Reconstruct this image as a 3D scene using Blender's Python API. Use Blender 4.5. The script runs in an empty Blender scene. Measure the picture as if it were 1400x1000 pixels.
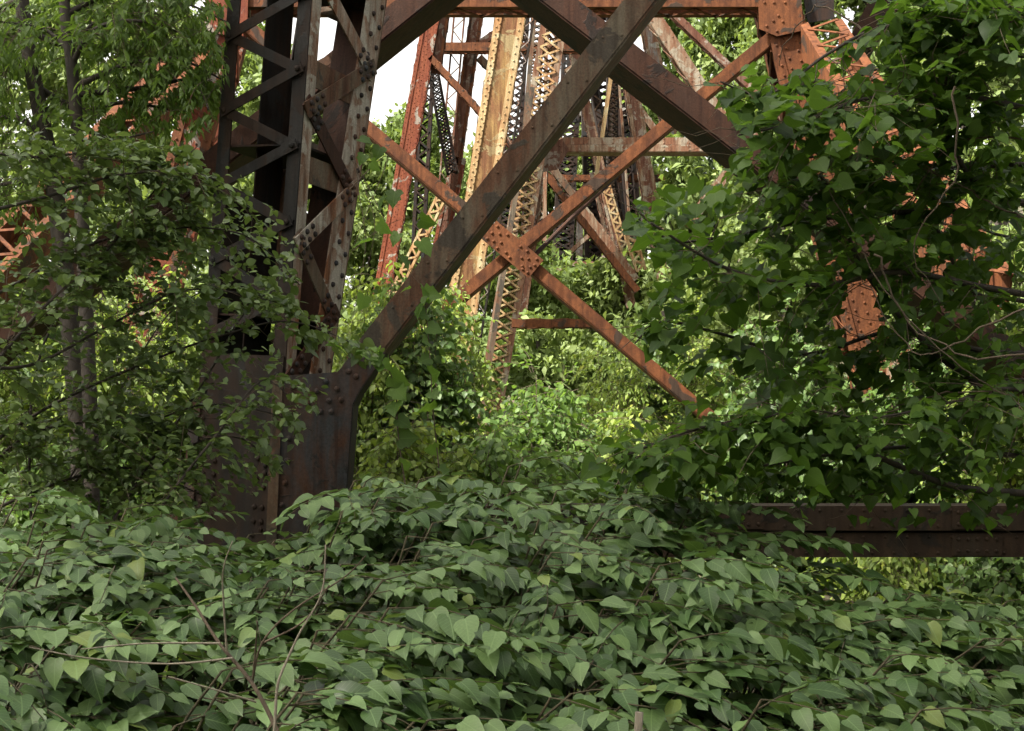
import bpy, math, random
import numpy as np
from mathutils import Vector, Matrix
random.seed(7); rng = np.random.default_rng(7)

# ------------------------------------------------------------------ camera, sky, sun, exposure
scn = bpy.context.scene
COL = scn.collection
FPX, CX, HY, CZ = 1900.0, 700.0, 600.0, 1.7
cam_d = bpy.data.cameras.new('camera'); cam = bpy.data.objects.new('camera', cam_d); COL.objects.link(cam)
cam.location = (0, 0, CZ); cam.rotation_euler = (math.radians(90), 0, 0)
cam_d.sensor_width = 36; cam_d.lens = 36 * FPX / 1400; cam_d.shift_y = (HY - 500) / 1400
cam_d.clip_start = 0.05; cam_d.clip_end = 2000
scn.camera = cam
SUN = Vector((-0.80, -0.44, 1.15)).normalized()
world = bpy.data.worlds.new('World'); scn.world = world; world.use_nodes = True
wn = world.node_tree.nodes; wl = world.node_tree.links
sky = wn.new('ShaderNodeTexSky'); sky.sky_type = 'NISHITA'; sky.sun_disc = False
sky.sun_elevation = math.asin(SUN.z); sky.sun_rotation = math.atan2(SUN.x, SUN.y)
sky.air_density = 1.0; sky.dust_density = 4.0; sky.ozone_density = 1.0
hs = wn.new('ShaderNodeHueSaturation'); hs.inputs['Saturation'].default_value = .22      # a pale, hazy summer sky
wm = wn.new('ShaderNodeMix'); wm.data_type = 'RGBA'; wm.blend_type = 'MULTIPLY'; wm.inputs[0].default_value = 1; wm.inputs[7].default_value = (1.06, 1.0, .90, 1)
wl.new(sky.outputs[0], hs.inputs['Color']); wl.new(hs.outputs[0], wm.inputs[6])
wl.new(wm.outputs[2], wn['Background'].inputs[0]); wn['Background'].inputs[1].default_value = 0.15
sun_d = bpy.data.lights.new('sun', 'SUN'); sun_d.energy = 5.0; sun_d.angle = math.radians(1.5); sun_d.color = (1, .95, .86)
sun = bpy.data.objects.new('sun', sun_d); COL.objects.link(sun); sun.rotation_euler = SUN.to_track_quat('Z', 'Y').to_euler()
scn.view_settings.view_transform = 'Standard'; scn.view_settings.look = 'None'
scn.view_settings.exposure = 1.75; scn.view_settings.gamma = 1.0
scn.cycles.max_bounces = 8; scn.cycles.transmission_bounces = 4; scn.cycles.diffuse_bounces = 4

# ------------------------------------------------------------------ helpers
def at(px, py, Y):
    """point of the place at depth Y that the photograph shows at (px, py)"""
    return Vector(((px - CX) / FPX * Y, Y, CZ - (py - HY) / FPX * Y))
def proj(p):
    return CX + FPX * p[0] / p[1], HY - FPX * (p[2] - CZ) / p[1]
ORG = {}
def tag(o, label=None, cat=None, group=None, kind=None):
    if label: o['label'] = label
    if cat: o['category'] = cat
    if group: o['group'] = group
    if kind: o['kind'] = kind
    return o
def thing(name, label, cat, loc, group=None, kind=None):
    o = bpy.data.objects.new(name, None); COL.objects.link(o); o.location = loc
    o.empty_display_size = .2
    ORG[o.name] = Vector(loc); return tag(o, label, cat, group, kind)
def link(name, me, parent=None, M=None):
    o = bpy.data.objects.new(name, me); COL.objects.link(o)
    org = ORG[parent.name] if parent else Vector((0, 0, 0))
    if parent: o.parent = parent
    if M is not None:
        o.matrix_basis = Matrix.Translation(-org) @ M
    ORG[o.name] = org
    return o
def mesh_np(name, V, faces_flat, sizes, mat, smooth=False, uv=None, rnd=None):
    me = bpy.data.meshes.new(name)
    n, nl, nf = len(V), len(faces_flat), len(sizes)
    me.vertices.add(n); me.loops.add(nl); me.polygons.add(nf)
    me.vertices.foreach_set('co', np.asarray(V, np.float32).ravel())
    me.loops.foreach_set('vertex_index', np.asarray(faces_flat, np.int32))
    st = np.zeros(nf, np.int32); st[1:] = np.cumsum(sizes)[:-1]
    me.polygons.foreach_set('loop_start', st)
    try: me.polygons.foreach_set('loop_total', np.asarray(sizes, np.int32))
    except Exception: pass
    if smooth: me.polygons.foreach_set('use_smooth', np.ones(nf, bool))
    if uv is not None:
        l = me.uv_layers.new(name='UVMap'); l.data.foreach_set('uv', np.asarray(uv, np.float32)[np.asarray(faces_flat)].ravel())
    if rnd is not None:
        a = me.attributes.new('rnd', 'FLOAT', 'POINT'); a.data.foreach_set('value', np.asarray(rnd, np.float32))
    me.materials.append(mat); me.update(calc_edges=True); me.validate()
    return me

class MB:
    def __init__(s): s.v = []; s.f = []
    def add(s, vs, fs):
        b = len(s.v); s.v += [tuple(v) for v in vs]; s.f += [[b + i for i in f] for f in fs]
    def obox(s, c, a, b, d):
        """box with centre c and half vectors a, b, d"""
        vs = [c + i * a + j * b + k * d for i in (-1, 1) for j in (-1, 1) for k in (-1, 1)]
        s.add(vs, [(0, 1, 3, 2), (4, 6, 7, 5), (0, 4, 5, 1), (2, 3, 7, 6), (0, 2, 6, 4), (1, 5, 7, 3)])
    def bar(s, p0, p1, w, th, n):
        """flat bar p0-p1, width w, thickness th along the normal n (n = outer face direction, bar centred)"""
        t = (p1 - p0); L = t.length; t.normalize(); sd = t.cross(n).normalized(); nn = sd.cross(t).normalized()
        s.obox((p0 + p1) / 2, t * L / 2, sd * w / 2, nn * th / 2)
    def prism(s, pts, n, th):
        n = n.normalized(); k = len(pts)
        vs = [p + n * th / 2 for p in pts] + [p - n * th / 2 for p in pts]
        s.add(vs, [list(range(k)), list(range(2 * k - 1, k - 1, -1))] + [[i, i + k, (i + 1) % k + k, (i + 1) % k] for i in range(k)])
    def rivet(s, p, n, r, sides=7):
        n = n.normalized(); a = n.orthogonal().normalized(); b = n.cross(a)
        vs = []
        for rr, h in ((r, -.003), (r * .82, r * .5)):
            vs += [p + (a * math.cos(q * 2 * math.pi / sides) + b * math.sin(q * 2 * math.pi / sides)) * rr + n * h for q in range(sides)]
        vs.append(p + n * r * .78)
        fs = [[i, (i + 1) % sides, (i + 1) % sides + sides, i + sides] for i in range(sides)] + [[i + sides, (i + 1) % sides + sides, 2 * sides] for i in range(sides)]
        s.add(vs, fs)
    def tube(s, pts, r0, r1, sides=6):
        k = len(pts); rings = []
        b = len(s.v)
        for i, p in enumerate(pts):
            t = (pts[min(i + 1, k - 1)] - pts[max(i - 1, 0)])
            t = t.normalized() if t.length > 1e-9 else Vector((0, 0, 1))
            a = t.orthogonal().normalized(); bb = t.cross(a)
            if i:  # keep the ring from twisting
                a = (la - t * la.dot(t)).normalized(); bb = t.cross(a)
            la = a
            r = r0 + (r1 - r0) * i / max(1, k - 1)
            s.v += [tuple(p + (a * math.cos(q * 2 * math.pi / sides) + bb * math.sin(q * 2 * math.pi / sides)) * r) for q in range(sides)]
        for i in range(k - 1):
            for q in range(sides):
                s.f.append([b + i * sides + q, b + i * sides + (q + 1) % sides, b + (i + 1) * sides + (q + 1) % sides, b + (i + 1) * sides + q])
        s.f.append([b + (k - 1) * sides + q for q in range(sides)])
    def build(s, name, mat, parent=None, kind=None, smooth=False):
        org = ORG[parent.name] if parent else Vector((0, 0, 0))
        me = bpy.data.meshes.new(name); o3 = tuple(org)
        me.from_pydata([(v[0] - o3[0], v[1] - o3[1], v[2] - o3[2]) for v in s.v], [], s.f)
        me.materials.append(mat)
        if smooth: me.polygons.foreach_set('use_smooth', np.ones(len(me.polygons), bool))
        me.update()
        o = link(name, me, parent)
        if kind: o['kind'] = kind
        return o

# ------------------------------------------------------------------ materials
def nodes(name):
    m = bpy.data.materials.new(name); m.use_nodes = True
    nt = m.node_tree; return m, nt.nodes, nt.links, nt.nodes['Principled BSDF'], nt.nodes['Material Output']
def ramp(N, L, src, stops):
    r = N.new('ShaderNodeValToRGB'); e = r.color_ramp.elements
    while len(e) < len(stops): e.new(.5)
    for i, (p, c) in enumerate(stops):
        e[i].position = p; e[i].color = (*c, 1) if len(c) == 3 else c
    L.new(src, r.inputs[0]); return r
def noise(N, L, co, scale, detail=6, rough=.6, dist=0):
    n = N.new('ShaderNodeTexNoise'); n.inputs['Scale'].default_value = scale; n.inputs['Detail'].default_value = detail
    n.inputs['Roughness'].default_value = rough; n.inputs['Distortion'].default_value = dist
    L.new(co, n.inputs['Vector']); return n
def mixc(N, L, fac, a, b, mode='MIX'):
    m = N.new('ShaderNodeMix'); m.data_type = 'RGBA'; m.blend_type = mode
    if isinstance(fac, (int, float)): m.inputs[0].default_value = fac
    else: L.new(fac, m.inputs[0])
    for i, x in ((6, a), (7, b)):
        if isinstance(x, tuple): m.inputs[i].default_value = (*x, 1)
        else: L.new(x, m.inputs[i])
    return m.outputs[2]
def steel(name, base, rust, patch, rust_amt=.5, patch_amt=.5, scale=1.0, streak=.25, rough=.72):
    """weathered steel: base coat, rust breaking through, a second layer of old paint in patches, streaks"""
    m, N, L, B, O = nodes(name)
    tc = N.new('ShaderNodeTexCoord'); mp = N.new('ShaderNodeMapping'); mp.inputs['Scale'].default_value = (1, 1, streak)
    L.new(tc.outputs['Object'], mp.inputs[0])
    oi = N.new('ShaderNodeObjectInfo')
    n1 = noise(N, L, mp.outputs[0], 5.5 * scale, 10, .68, .4)
    n2 = noise(N, L, tc.outputs['Object'], 2.2 * scale, 8, .62, .6)
    n3 = noise(N, L, tc.outputs['Object'], 60 * scale, 5, .7)
    n4 = noise(N, L, mp.outputs[0], 22 * scale, 6, .6, .3)
    r1 = ramp(N, L, n1.outputs[0], [(.5 - .22 * rust_amt - .04, (0, 0, 0)), (.5 - .22 * rust_amt + .16, (1, 1, 1))]) if rust_amt < 1.5 else None
    r2 = ramp(N, L, n2.outputs[0], [(.64 - .2 * patch_amt, (0, 0, 0)), (.67 - .2 * patch_amt, (1, 1, 1))])
    rustv = mixc(N, L, n4.outputs[0], tuple(c * .45 for c in rust), tuple(min(1, c * 1.5) for c in rust))
    c = mixc(N, L, r1.outputs[0], base, rustv)
    c = mixc(N, L, r2.outputs[0], c, mixc(N, L, n4.outputs[0], tuple(x * .7 for x in patch), patch))
    sp = ramp(N, L, n3.outputs[0], [(.35, (.62, .6, .58)), (.62, (1.12, 1.1, 1.08))])
    m2 = N.new('ShaderNodeMapping'); m2.inputs['Scale'].default_value = (1, 1, .05); L.new(tc.outputs['Object'], m2.inputs[0])
    n5 = noise(N, L, m2.outputs[0], 17 * scale, 5, .6, .2)
    rs = ramp(N, L, n5.outputs[0], [(.40, (1.15, 1.13, 1.1)), (.52, (.9, .86, .82)), (.64, (.5, .42, .36))])
    c = mixc(N, L, .7, c, rs.outputs[0], 'MULTIPLY')
    c = mixc(N, L, .75, c, sp.outputs[0], 'MULTIPLY')
    L.new(c, B.inputs['Base Color'])
    B.inputs['Roughness'].default_value = rough; B.inputs['Specular IOR Level'].default_value = .16
    bp = N.new('ShaderNodeBump'); bp.inputs['Strength'].default_value = .35; bp.inputs['Distance'].default_value = .006
    ad = N.new('ShaderNodeMath'); ad.operation = 'ADD'; L.new(n3.outputs[0], ad.inputs[0]); L.new(r2.outputs[0], ad.inputs[1])
    L.new(ad.outputs[0], bp.inputs['Height']); L.new(bp.outputs[0], B.inputs['Normal'])
    return m
M = {}
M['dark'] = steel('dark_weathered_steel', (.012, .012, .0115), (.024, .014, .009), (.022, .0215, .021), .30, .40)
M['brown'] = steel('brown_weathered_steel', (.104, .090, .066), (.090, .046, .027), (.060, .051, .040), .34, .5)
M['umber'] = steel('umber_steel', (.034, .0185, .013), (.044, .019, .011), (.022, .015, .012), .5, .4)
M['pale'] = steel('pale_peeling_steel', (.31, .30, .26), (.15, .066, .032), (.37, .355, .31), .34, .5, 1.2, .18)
M['slate'] = steel('slate_painted_steel', (.034, .038, .042), (.056, .026, .014), (.026, .026, .025), .18, .3, .8, .4)
M['orange'] = steel('orange_rusted_steel', (.066, .025, .0115), (.125, .046, .018), (.046, .030, .021), .40, .38, 1.0, .6)
M['red'] = steel('red_lead_steel', (.11, .026, .014), (.155, .046, .022), (.26, .235, .205), .5, .36, .9, .3)
M['gold'] = steel('ochre_stained_steel', (.235, .15, .06), (.135, .063, .030), (.27, .21, .11), .45, .42, 1.0, .15)
M['cream'] = steel('cream_stained_steel', (.38, .29, .155), (.27, .15, .07), (.43, .36, .22), .3, .45, 1.0, .15)
M['tan'] = steel('tan_flaking_steel', (.21, .165, .12), (.14, .066, .038), (.27, .24, .19), .45, .48)
M['rose'] = steel('rose_flaking_steel', (.14, .088, .066), (.105, .044, .028), (.24, .20, .17), .5, .45)
M['bluegrey'] = steel('blue_grey_steel', (.20, .21, .215), (.17, .085, .05), (.28, .28, .265), .25, .45)
M['black'] = steel('near_black_steel', (.014, .0135, .014), (.03, .017, .012), (.022, .022, .023), .4, .4)  # near-black steel, also used on the dark backdrop wall

M['strut'] = steel('dark_strut_steel', (.022, .0165, .011), (.028, .017, .010), (.014, .0115, .009), .45, .4)
def leafmat(name, c1, c2, tr=.35, rough=.42, spec=.45, vein=.25, back=1.25, yellow=0.0):
    m, N, L, B, O = nodes(name)
    at_ = N.new('ShaderNodeAttribute'); at_.attribute_name = 'rnd'
    oi = N.new('ShaderNodeObjectInfo')
    s = N.new('ShaderNodeMath'); s.operation = 'ADD'; L.new(at_.outputs['Fac'], s.inputs[0]); L.new(oi.outputs['Random'], s.inputs[1])
    fr = N.new('ShaderNodeMath'); fr.operation = 'FRACT'; L.new(s.outputs[0], fr.inputs[0])
    st = [(0, tuple(x * .58 for x in c1)), (.28, c1), (.72, c2), (.96, tuple(min(1, x * 1.38) for x in c2))]
    if yellow: st += [(.985, (c2[0] * 1.5, c2[1] * 1.25, c2[2] * .8))]
    r = ramp(N, L, fr.outputs[0], st)
    tc = N.new('ShaderNodeTexCoord'); nz = noise(N, L, tc.outputs['Object'], 14, 3, .6)
    c = mixc(N, L, .35, r.outputs[0], nz.outputs[0], 'OVERLAY')
    # veins from the leaf's own UV (u across, midrib at .5; v along)
    uv = N.new('ShaderNodeSeparateXYZ'); L.new(tc.outputs['UV'], uv.inputs[0])
    def mth(op, a, b=None):
        q = N.new('ShaderNodeMath'); q.operation = op
        for i, x in enumerate((a, b)):
            if x is None: continue
            if isinstance(x, (int, float)): q.inputs[i].default_value = x
            else: L.new(x, q.inputs[i])
        return q.outputs[0]
    au = mth('ABSOLUTE', mth('SUBTRACT', uv.outputs[0], .5))
    rib = mth('LESS_THAN', au, .016)
    side = mth('LESS_THAN', mth('FRACT', mth('MULTIPLY', mth('SUBTRACT', uv.outputs[1], mth('MULTIPLY', au, .9)), 8.0)), .11)
    vn = mth('MULTIPLY', mth('MAXIMUM', rib, mth('MULTIPLY', side, .5)), vein)
    c = mixc(N, L, vn, c, tuple(min(1, x * 2.0 + .02) for x in c2))
    nb_ = noise(N, L, tc.outputs['Object'], 9, 4, .7, 1.0)
    sp_ = ramp(N, L, nb_.outputs[0], [(.70, (0, 0, 0)), (.735, (1, 1, 1))])
    if vein > .2: c = mixc(N, L, mth('MULTIPLY', sp_.outputs[0], .7), c, (c2[0] * 1.3, c2[1] * .8, c2[2] * .6))
    gm = N.new('ShaderNodeNewGeometry')
    cb = mixc(N, L, gm.outputs['Backfacing'], c, mixc(N, L, .35, c, tuple(x * back for x in c2)))
    L.new(cb, B.inputs['Base Color']); B.inputs['Roughness'].default_value = rough; B.inputs['Specular IOR Level'].default_value = spec
    bp = N.new('ShaderNodeBump'); bp.inputs['Strength'].default_value = .35; bp.inputs['Distance'].default_value = .003; bp.invert = True
    L.new(mth('MAXIMUM', rib, side), bp.inputs['Height']); L.new(bp.outputs[0], B.inputs['Normal'])
    T = N.new('ShaderNodeBsdfTranslucent'); L.new(mixc(N, L, .5, c, (c2[0] * 2.2, c2[1] * 2.3, c2[2] * .9)), T.inputs[0])
    mx = N.new('ShaderNodeMixShader'); mx.inputs[0].default_value = tr
    L.new(B.outputs[0], mx.inputs[1]); L.new(T.outputs[0], mx.inputs[2]); L.new(mx.outputs[0], O.inputs[0])
    return m
M['knot'] = leafmat('knotweed_leaf', (.040, .084, .021), (.090, .146, .048), .23, .43, .36, .4, yellow=1)
M['under'] = leafmat('shade_toned_understory_leaf', (.016, .030, .008), (.026, .044, .012), .2, .6, .15, .2)  # leaf colour lowered so the shade between sprays is in the tone
M['lime'] = leafmat('broad_dark_leaf', (.030, .068, .010), (.064, .116, .019), .48, .45, .28, .3)
M['oval'] = leafmat('small_oval_leaf', (.060, .100, .028), (.108, .155, .050), .28, .42, .42, .2)
M['lance'] = leafmat('lance_leaf', (.056, .105, .017), (.098, .155, .032), .46, .45, .3, .15)
M['vine'] = leafmat('vine_leaf', (.06, .120, .018), (.092, .16, .030), .5, .45, .3, .3)
M['bright'] = leafmat('sunlit_shrub_leaf', (.105, .165, .026), (.18, .235, .055), .40, .5, .25, .1, yellow=1)
M['wood'] = leafmat('hillside_leaf', (.092, .138, .036), (.155, .20, .066), .32, .55, .22, 0)
M['woodd'] = leafmat('dark_hillside_leaf', (.03, .055, .022), (.05, .08, .03), .25, .5, .3, 0)
def bark(name, c1, c2, sc=14):
    m, N, L, B, O = nodes(name)
    tc = N.new('ShaderNodeTexCoord'); mp = N.new('ShaderNodeMapping'); mp.inputs['Scale'].default_value = (1, 1, .25)
    L.new(tc.outputs['Object'], mp.inputs[0]); n = noise(N, L, mp.outputs[0], sc, 8, .7, .5)
    r = ramp(N, L, n.outputs[0], [(.3, c1), (.7, c2)]); L.new(r.outputs[0], B.inputs['Base Color']); B.inputs['Roughness'].default_value = .85
    bp = N.new('ShaderNodeBump'); bp.inputs['Strength'].default_value = .8; bp.inputs['Distance'].default_value = .02
    L.new(n.outputs[0], bp.inputs['Height']); L.new(bp.outputs[0], B.inputs['Normal']); return m
M['bark'] = bark('dark_bark', (.016, .012, .009), (.05, .038, .028))
M['twig'] = bark('brown_twig', (.05, .035, .022), (.12, .085, .055), 30)
M['cane'] = bark('knotweed_cane', (.040, .036, .018), (.085, .065, .030), 30)
M['dead'] = bark('bleached_twig', (.13, .11, .08), (.27, .235, .18), 30)
M['concrete'] = bark('old_concrete', (.12, .11, .10), (.24, .22, .20), 4)
def groundmat():
    m, N, L, B, O = nodes('forest_floor')
    tc = N.new('ShaderNodeTexCoord'); n = noise(N, L, tc.outputs['Object'], 3, 10, .7); n2 = noise(N, L, tc.outputs['Object'], .4, 6, .6)
    r = ramp(N, L, n.outputs[0], [(.3, (.03, .022, .014)), (.5, (.07, .05, .03)), (.75, (.12, .09, .055))])
    r2 = ramp(N, L, n2.outputs[0], [(.4, (0, 0, 0)), (.6, (1, 1, 1))])
    L.new(mixc(N, L, r2.outputs[0], r.outputs[0], (.04, .065, .022)), B.inputs['Base Color']); B.inputs['Roughness'].default_value = .95
    bp = N.new('ShaderNodeBump'); bp.inputs['Distance'].default_value = .05; L.new(n.outputs[0], bp.inputs['Height']); L.new(bp.outputs[0], B.inputs['Normal'])
    return m
M['ground'] = groundmat()

# ------------------------------------------------------------------ leaf shapes
def leaf_shape(st, fold=.18, droop=.25, twist=0, wave=0.0, bend=0.0):
    """st = (v along, half width); midrib along +Y from 0 to 1, face up +Z"""
    V = []; UV = []; F = []
    for i, (y, h) in enumerate(st):
        z = -droop * max(y, 0) ** 2; w = wave * math.sin(i * 2.3)
        ym = max(y, 0)
        cs, sn = math.cos(twist * ym), math.sin(twist * ym); bx = bend * ym * ym
        for x_, z_ in ((-h, fold * h + w * h), (0, 0), (h, fold * h - w * h)):
            V.append((x_ * cs - z_ * sn + bx, y if x_ else ym, z + x_ * sn + z_ * cs))
        UV += [(.5 - h, y), (.5, ym), (.5 + h, y)]
    for i in range(len(st) - 1):
        a = 3 * i
        F += [[a, a + 1, a + 4, a + 3], [a + 1, a + 2, a + 5, a + 4]]
    return np.array(V, float), F, np.array(UV, float)
S_KNOT = [leaf_shape([(-.02, .15), (.05, .26), (.20, .335), (.40, .33), (.60, .25), (.78, .15), (.90, .05), (1, .004)], f, d, t, w, b)
          for f, d, w, t, b in ((.16, .20, .05, .2, .05), (.22, .30, -.05, -.3, -.08), (.08, .12, .06, .1, .1), (.28, .38, .04, .5, -.05), (.18, .05, -.07, -.2, .06), (.05, .25, .09, -.5, -.12), (.12, .16, -.03, .35, .14))]
S_LIME = [leaf_shape([(-.07, .22), (.03, .38), (.18, .47), (.38, .46), (.58, .34), (.76, .19), (.9, .07), (1, .004)], f, d, 0, w)
          for f, d, w in ((.15, .2, .06), (.3, .35, -.05), (.05, .1, .1))]
S_VINE = [leaf_shape([(-.14, .18), (-.06, .42), (.12, .58), (.26, .46), (.36, .42), (.5, .50), (.6, .34), (.74, .22), (.88, .10), (1, .004)], f, d, 0, w)
          for f, d, w in ((.15, .2, .08), (.3, .3, -.07))]
S_OVAL = [leaf_shape([(0, .03), (.12, .20), (.35, .33), (.6, .31), (.82, .18), (1, .01)], f, d) for f, d in ((.3, .2), (.1, .1), (.5, .35))]
S_LANCE = [leaf_shape([(0, .02), (.25, .14), (.55, .15), (.8, .08), (1, .005)], f, d) for f, d in ((.3, .25), (.2, .5))]
S_LOW = [leaf_shape([(0, .10), (.3, .36), (.65, .28), (1, .01)], f, d) for f, d in ((.25, .25), (.1, .1))]
S_CHIP = [leaf_shape([(0, .06), (.45, .30), (1, .02)], f, d) for f, d in ((.3, .3), (.1, .5))]

def frames(D, Nn):
    D = D / np.linalg.norm(D, axis=1, keepdims=True)
    X = np.cross(D, Nn); X /= np.linalg.norm(X, axis=1, keepdims=True) + 1e-9
    Z = np.cross(X, D); return np.stack([X, D, Z], axis=1)
def leaf_cloud(name, shapes, P, D, Nn, S, mat, parent=None, kind='stuff', rnd=None):
    """all the leaves as one real mesh"""
    P = np.asarray(P, float); D = np.asarray(D, float); Nn = np.asarray(Nn, float); S = np.asarray(S, float)
    R = frames(D, Nn); n = len(P)
    if rnd is None: rnd = rng.random(n)
    org = np.array(ORG[parent.name]) if parent else np.zeros(3)
    which = rng.integers(0, len(shapes), n); AV = []; AF = []; AS = []; AU = []; AR = []; base = 0
    for k, (v, f, u) in enumerate(shapes):
        ix = np.where(which == k)[0]
        if not len(ix): continue
        w = np.einsum('vi,nij->nvj', v, R[ix]) * S[ix][:, None, None] + (P[ix] - org)[:, None, :]
        m = len(v); AV.append(w.reshape(-1, 3)); AU.append(np.tile(u, (len(ix), 1))); AR.append(np.repeat(rnd[ix], m))
        ff = np.array(f).ravel(); off = (np.arange(len(ix)) * m)[:, None] + ff[None, :] + base
        AF.append(off.ravel()); AS.append(np.full(len(ix) * len(f), 4)); base += len(ix) * m
    me = mesh_np(name, np.concatenate(AV), np.concatenate(AF), np.concatenate(AS), mat, True, np.concatenate(AU), np.concatenate(AR))
    o = link(name, me, parent)
    if kind: o['kind'] = kind
    return o
LEAFMESH = {}
def leaf_meshes(key, shapes, mat):
    if key not in LEAFMESH:
        out = []
        for v, f, u in shapes:
            out.append(mesh_np('leaf', v, np.array(f).ravel(), np.full(len(f), 4), mat, True, u))
        LEAFMESH[key] = out
    return LEAFMESH[key]
def leaf_objects(key, shapes, P, D, Nn, S, mat, parent):
    ms = leaf_meshes(key, shapes, mat)
    R = frames(np.asarray(D, float), np.asarray(Nn, float))
    for p, r, s in zip(P, R, S):
        q = Matrix(((r[0][0], r[1][0], r[2][0], 0), (r[0][1], r[1][1], r[2][1], 0), (r[0][2], r[1][2], r[2][2], 0), (0, 0, 0, 1)))
        link('leaf', random.choice(ms), parent, Matrix.Translation(Vector(p)) @ q @ Matrix.Scale(s, 4))
def catmull(pts, n=6):
    out = []
    P = [pts[0]] + list(pts) + [pts[-1]]
    for i in range(1, len(P) - 2):
        a, b, c, d = P[i - 1], P[i], P[i + 1], P[i + 2]
        for k in range(n):
            t = k / n
            out.append(.5 * ((2 * b) + (c - a) * t + (2 * a - 5 * b + 4 * c - d) * t * t + (3 * b - a - 3 * c + d) * t ** 3))
    out.append(P[-2]); return out
def rv(s=1.0): return Vector((random.gauss(0, s), random.gauss(0, s), random.gauss(0, s)))

# ------------------------------------------------------------------ ground
def hill(x, y):
    z = -0.012 * max(0, y - 8) if y < 26 else -.216
    if y > 26:
        k = (y - 26)
        side = 1 / (1 + math.exp(-(x - 4 - .06 * k) / 5))
        z += k * (.05 + .22 * side) if k < 120 else 120 * (.05 + .22 * side)
    return z
def build_ground():
    xs = np.concatenate([np.linspace(-900, -60, 8), np.linspace(-50, 50, 51), np.linspace(60, 900, 8)])
    ys = np.concatenate([np.linspace(-900, -40, 6), np.linspace(-30, 100, 66), np.linspace(115, 1500, 10)])
    V = [(x, y, hill(x, y) + (.08 * math.sin(x * 1.3) * math.cos(y * .9) if abs(x) < 50 and -30 < y < 100 else 0)) for y in ys for x in xs]
    nx = len(xs); F = [[j * nx + i, j * nx + i + 1, (j + 1) * nx + i + 1, (j + 1) * nx + i] for j in range(len(ys) - 1) for i in range(nx - 1)]
    me = bpy.data.meshes.new('ground'); me.from_pydata(V, [], F); me.materials.append(M['ground'])
    me.polygons.foreach_set('use_smooth', np.ones(len(F), bool)); me.update()
    tag(link('ground', me), 'leaf-littered forest floor rising to a wooded hillside', kind='structure')
build_ground()

# ------------------------------------------------------------------ steel members
NF = Vector((0, -1, 0))
def fr(p0, p1, n=NF):
    t = (p1 - p0).normalized(); s = t.cross(n).normalized(); nn = s.cross(t).normalized(); return t, s, nn
def zigzag(mb, a0, a1, b0, b1, n, w, th, pitch, cross=False, sink=None):
    """lacing bars between two parallel lines a and b lying in one face with normal n; sink: list that takes (p,q) instead"""
    L = (a1 - a0).length; k = max(2, int(L / pitch)); pts = []
    for i in range(k + 1):
        f = i / k
        pts.append((a0.lerp(a1, f) if i % 2 == 0 else b0.lerp(b1, f)))
    for i in range(k):
        lift = n * (th * (1.06 if i % 2 else .0))
        if sink is not None: sink.append((pts[i] + lift, pts[i + 1] + lift))
        else: mb.bar(pts[i] + lift, pts[i + 1] + lift, w, th, n)
    if cross:
        for i in range(k):
            f0, f1 = i / k, (i + 1) / k
            p, q = (b0.lerp(b1, f0), a0.lerp(a1, f1)) if i % 2 == 0 else (a0.lerp(a1, f0), b0.lerp(b1, f1))
            mb.bar(p + n * th * 2.2, q + n * th * 2.2, w, th, n)
def brace(parent, p0, p1, w, d, mat, name='brace', lace=True, solid=False, mat2=None, lw=.045, pitch=None, indiv=False, rv_end=True, rr=.02):
    """pair of channels back to back with lacing across top and bottom (or plated when solid)"""
    t, s, n = fr(p0, p1); th = .016
    if s.z < 0: s = -s          # s points up
    mb = MB()
    for k in (0, 1):
        off = -n * (d * k); sgn = -1 if k == 0 else 1
        mb.obox((p0 + p1) / 2 + off, (p1 - p0) / 2, s * (w / 2), n * (th / 2))
        for e in (-1, 1):      # flanges turned inward
            mb.obox((p0 + p1) / 2 + off + n * sgn * (d * .13 + th / 2) + s * e * (w / 2 - th / 2), (p1 - p0) / 2, s * (th / 2), n * (d * .13))
    if solid:
        for e in (-1, 1):
            mb.obox((p0 + p1) / 2 - n * d / 2 + s * e * (w / 2 + th * .55), (p1 - p0) / 2, s * (th / 2), n * (d / 2 - .004))
    o = mb.build(name, mat, parent)
    if not solid and lace:
        l = MB(); sink = [] if indiv else None
        for e in (-1, 1):
            q = s * e * (w / 2 + th * .6)
            a = -n * (d * .14); b = -n * (d * .86)
            zigzag(l, p0 + a + q, p1 + a + q, p0 + b + q, p1 + b + q, s * e, lw, .012, pitch or d * .8, sink=sink)
        if indiv:
            for (a, b) in sink:
                k = MB(); k.bar(a, b, lw, .012, s); k.build('lacing_bar', mat2 or mat, o)
        else: l.build('lacing', mat2 or mat, o, 'stuff')
    if rv_end:
        r = MB(); L = (p1 - p0).length
        for f in np.arange(.3, L, .62):
            for e in (-1, 1): r.rivet(p0 + t * f + s * e * w * .30 + n * th / 2, n, rr, 6)
        r.build('rivet_row', mat, o, 'stuff')
    return o
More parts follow.
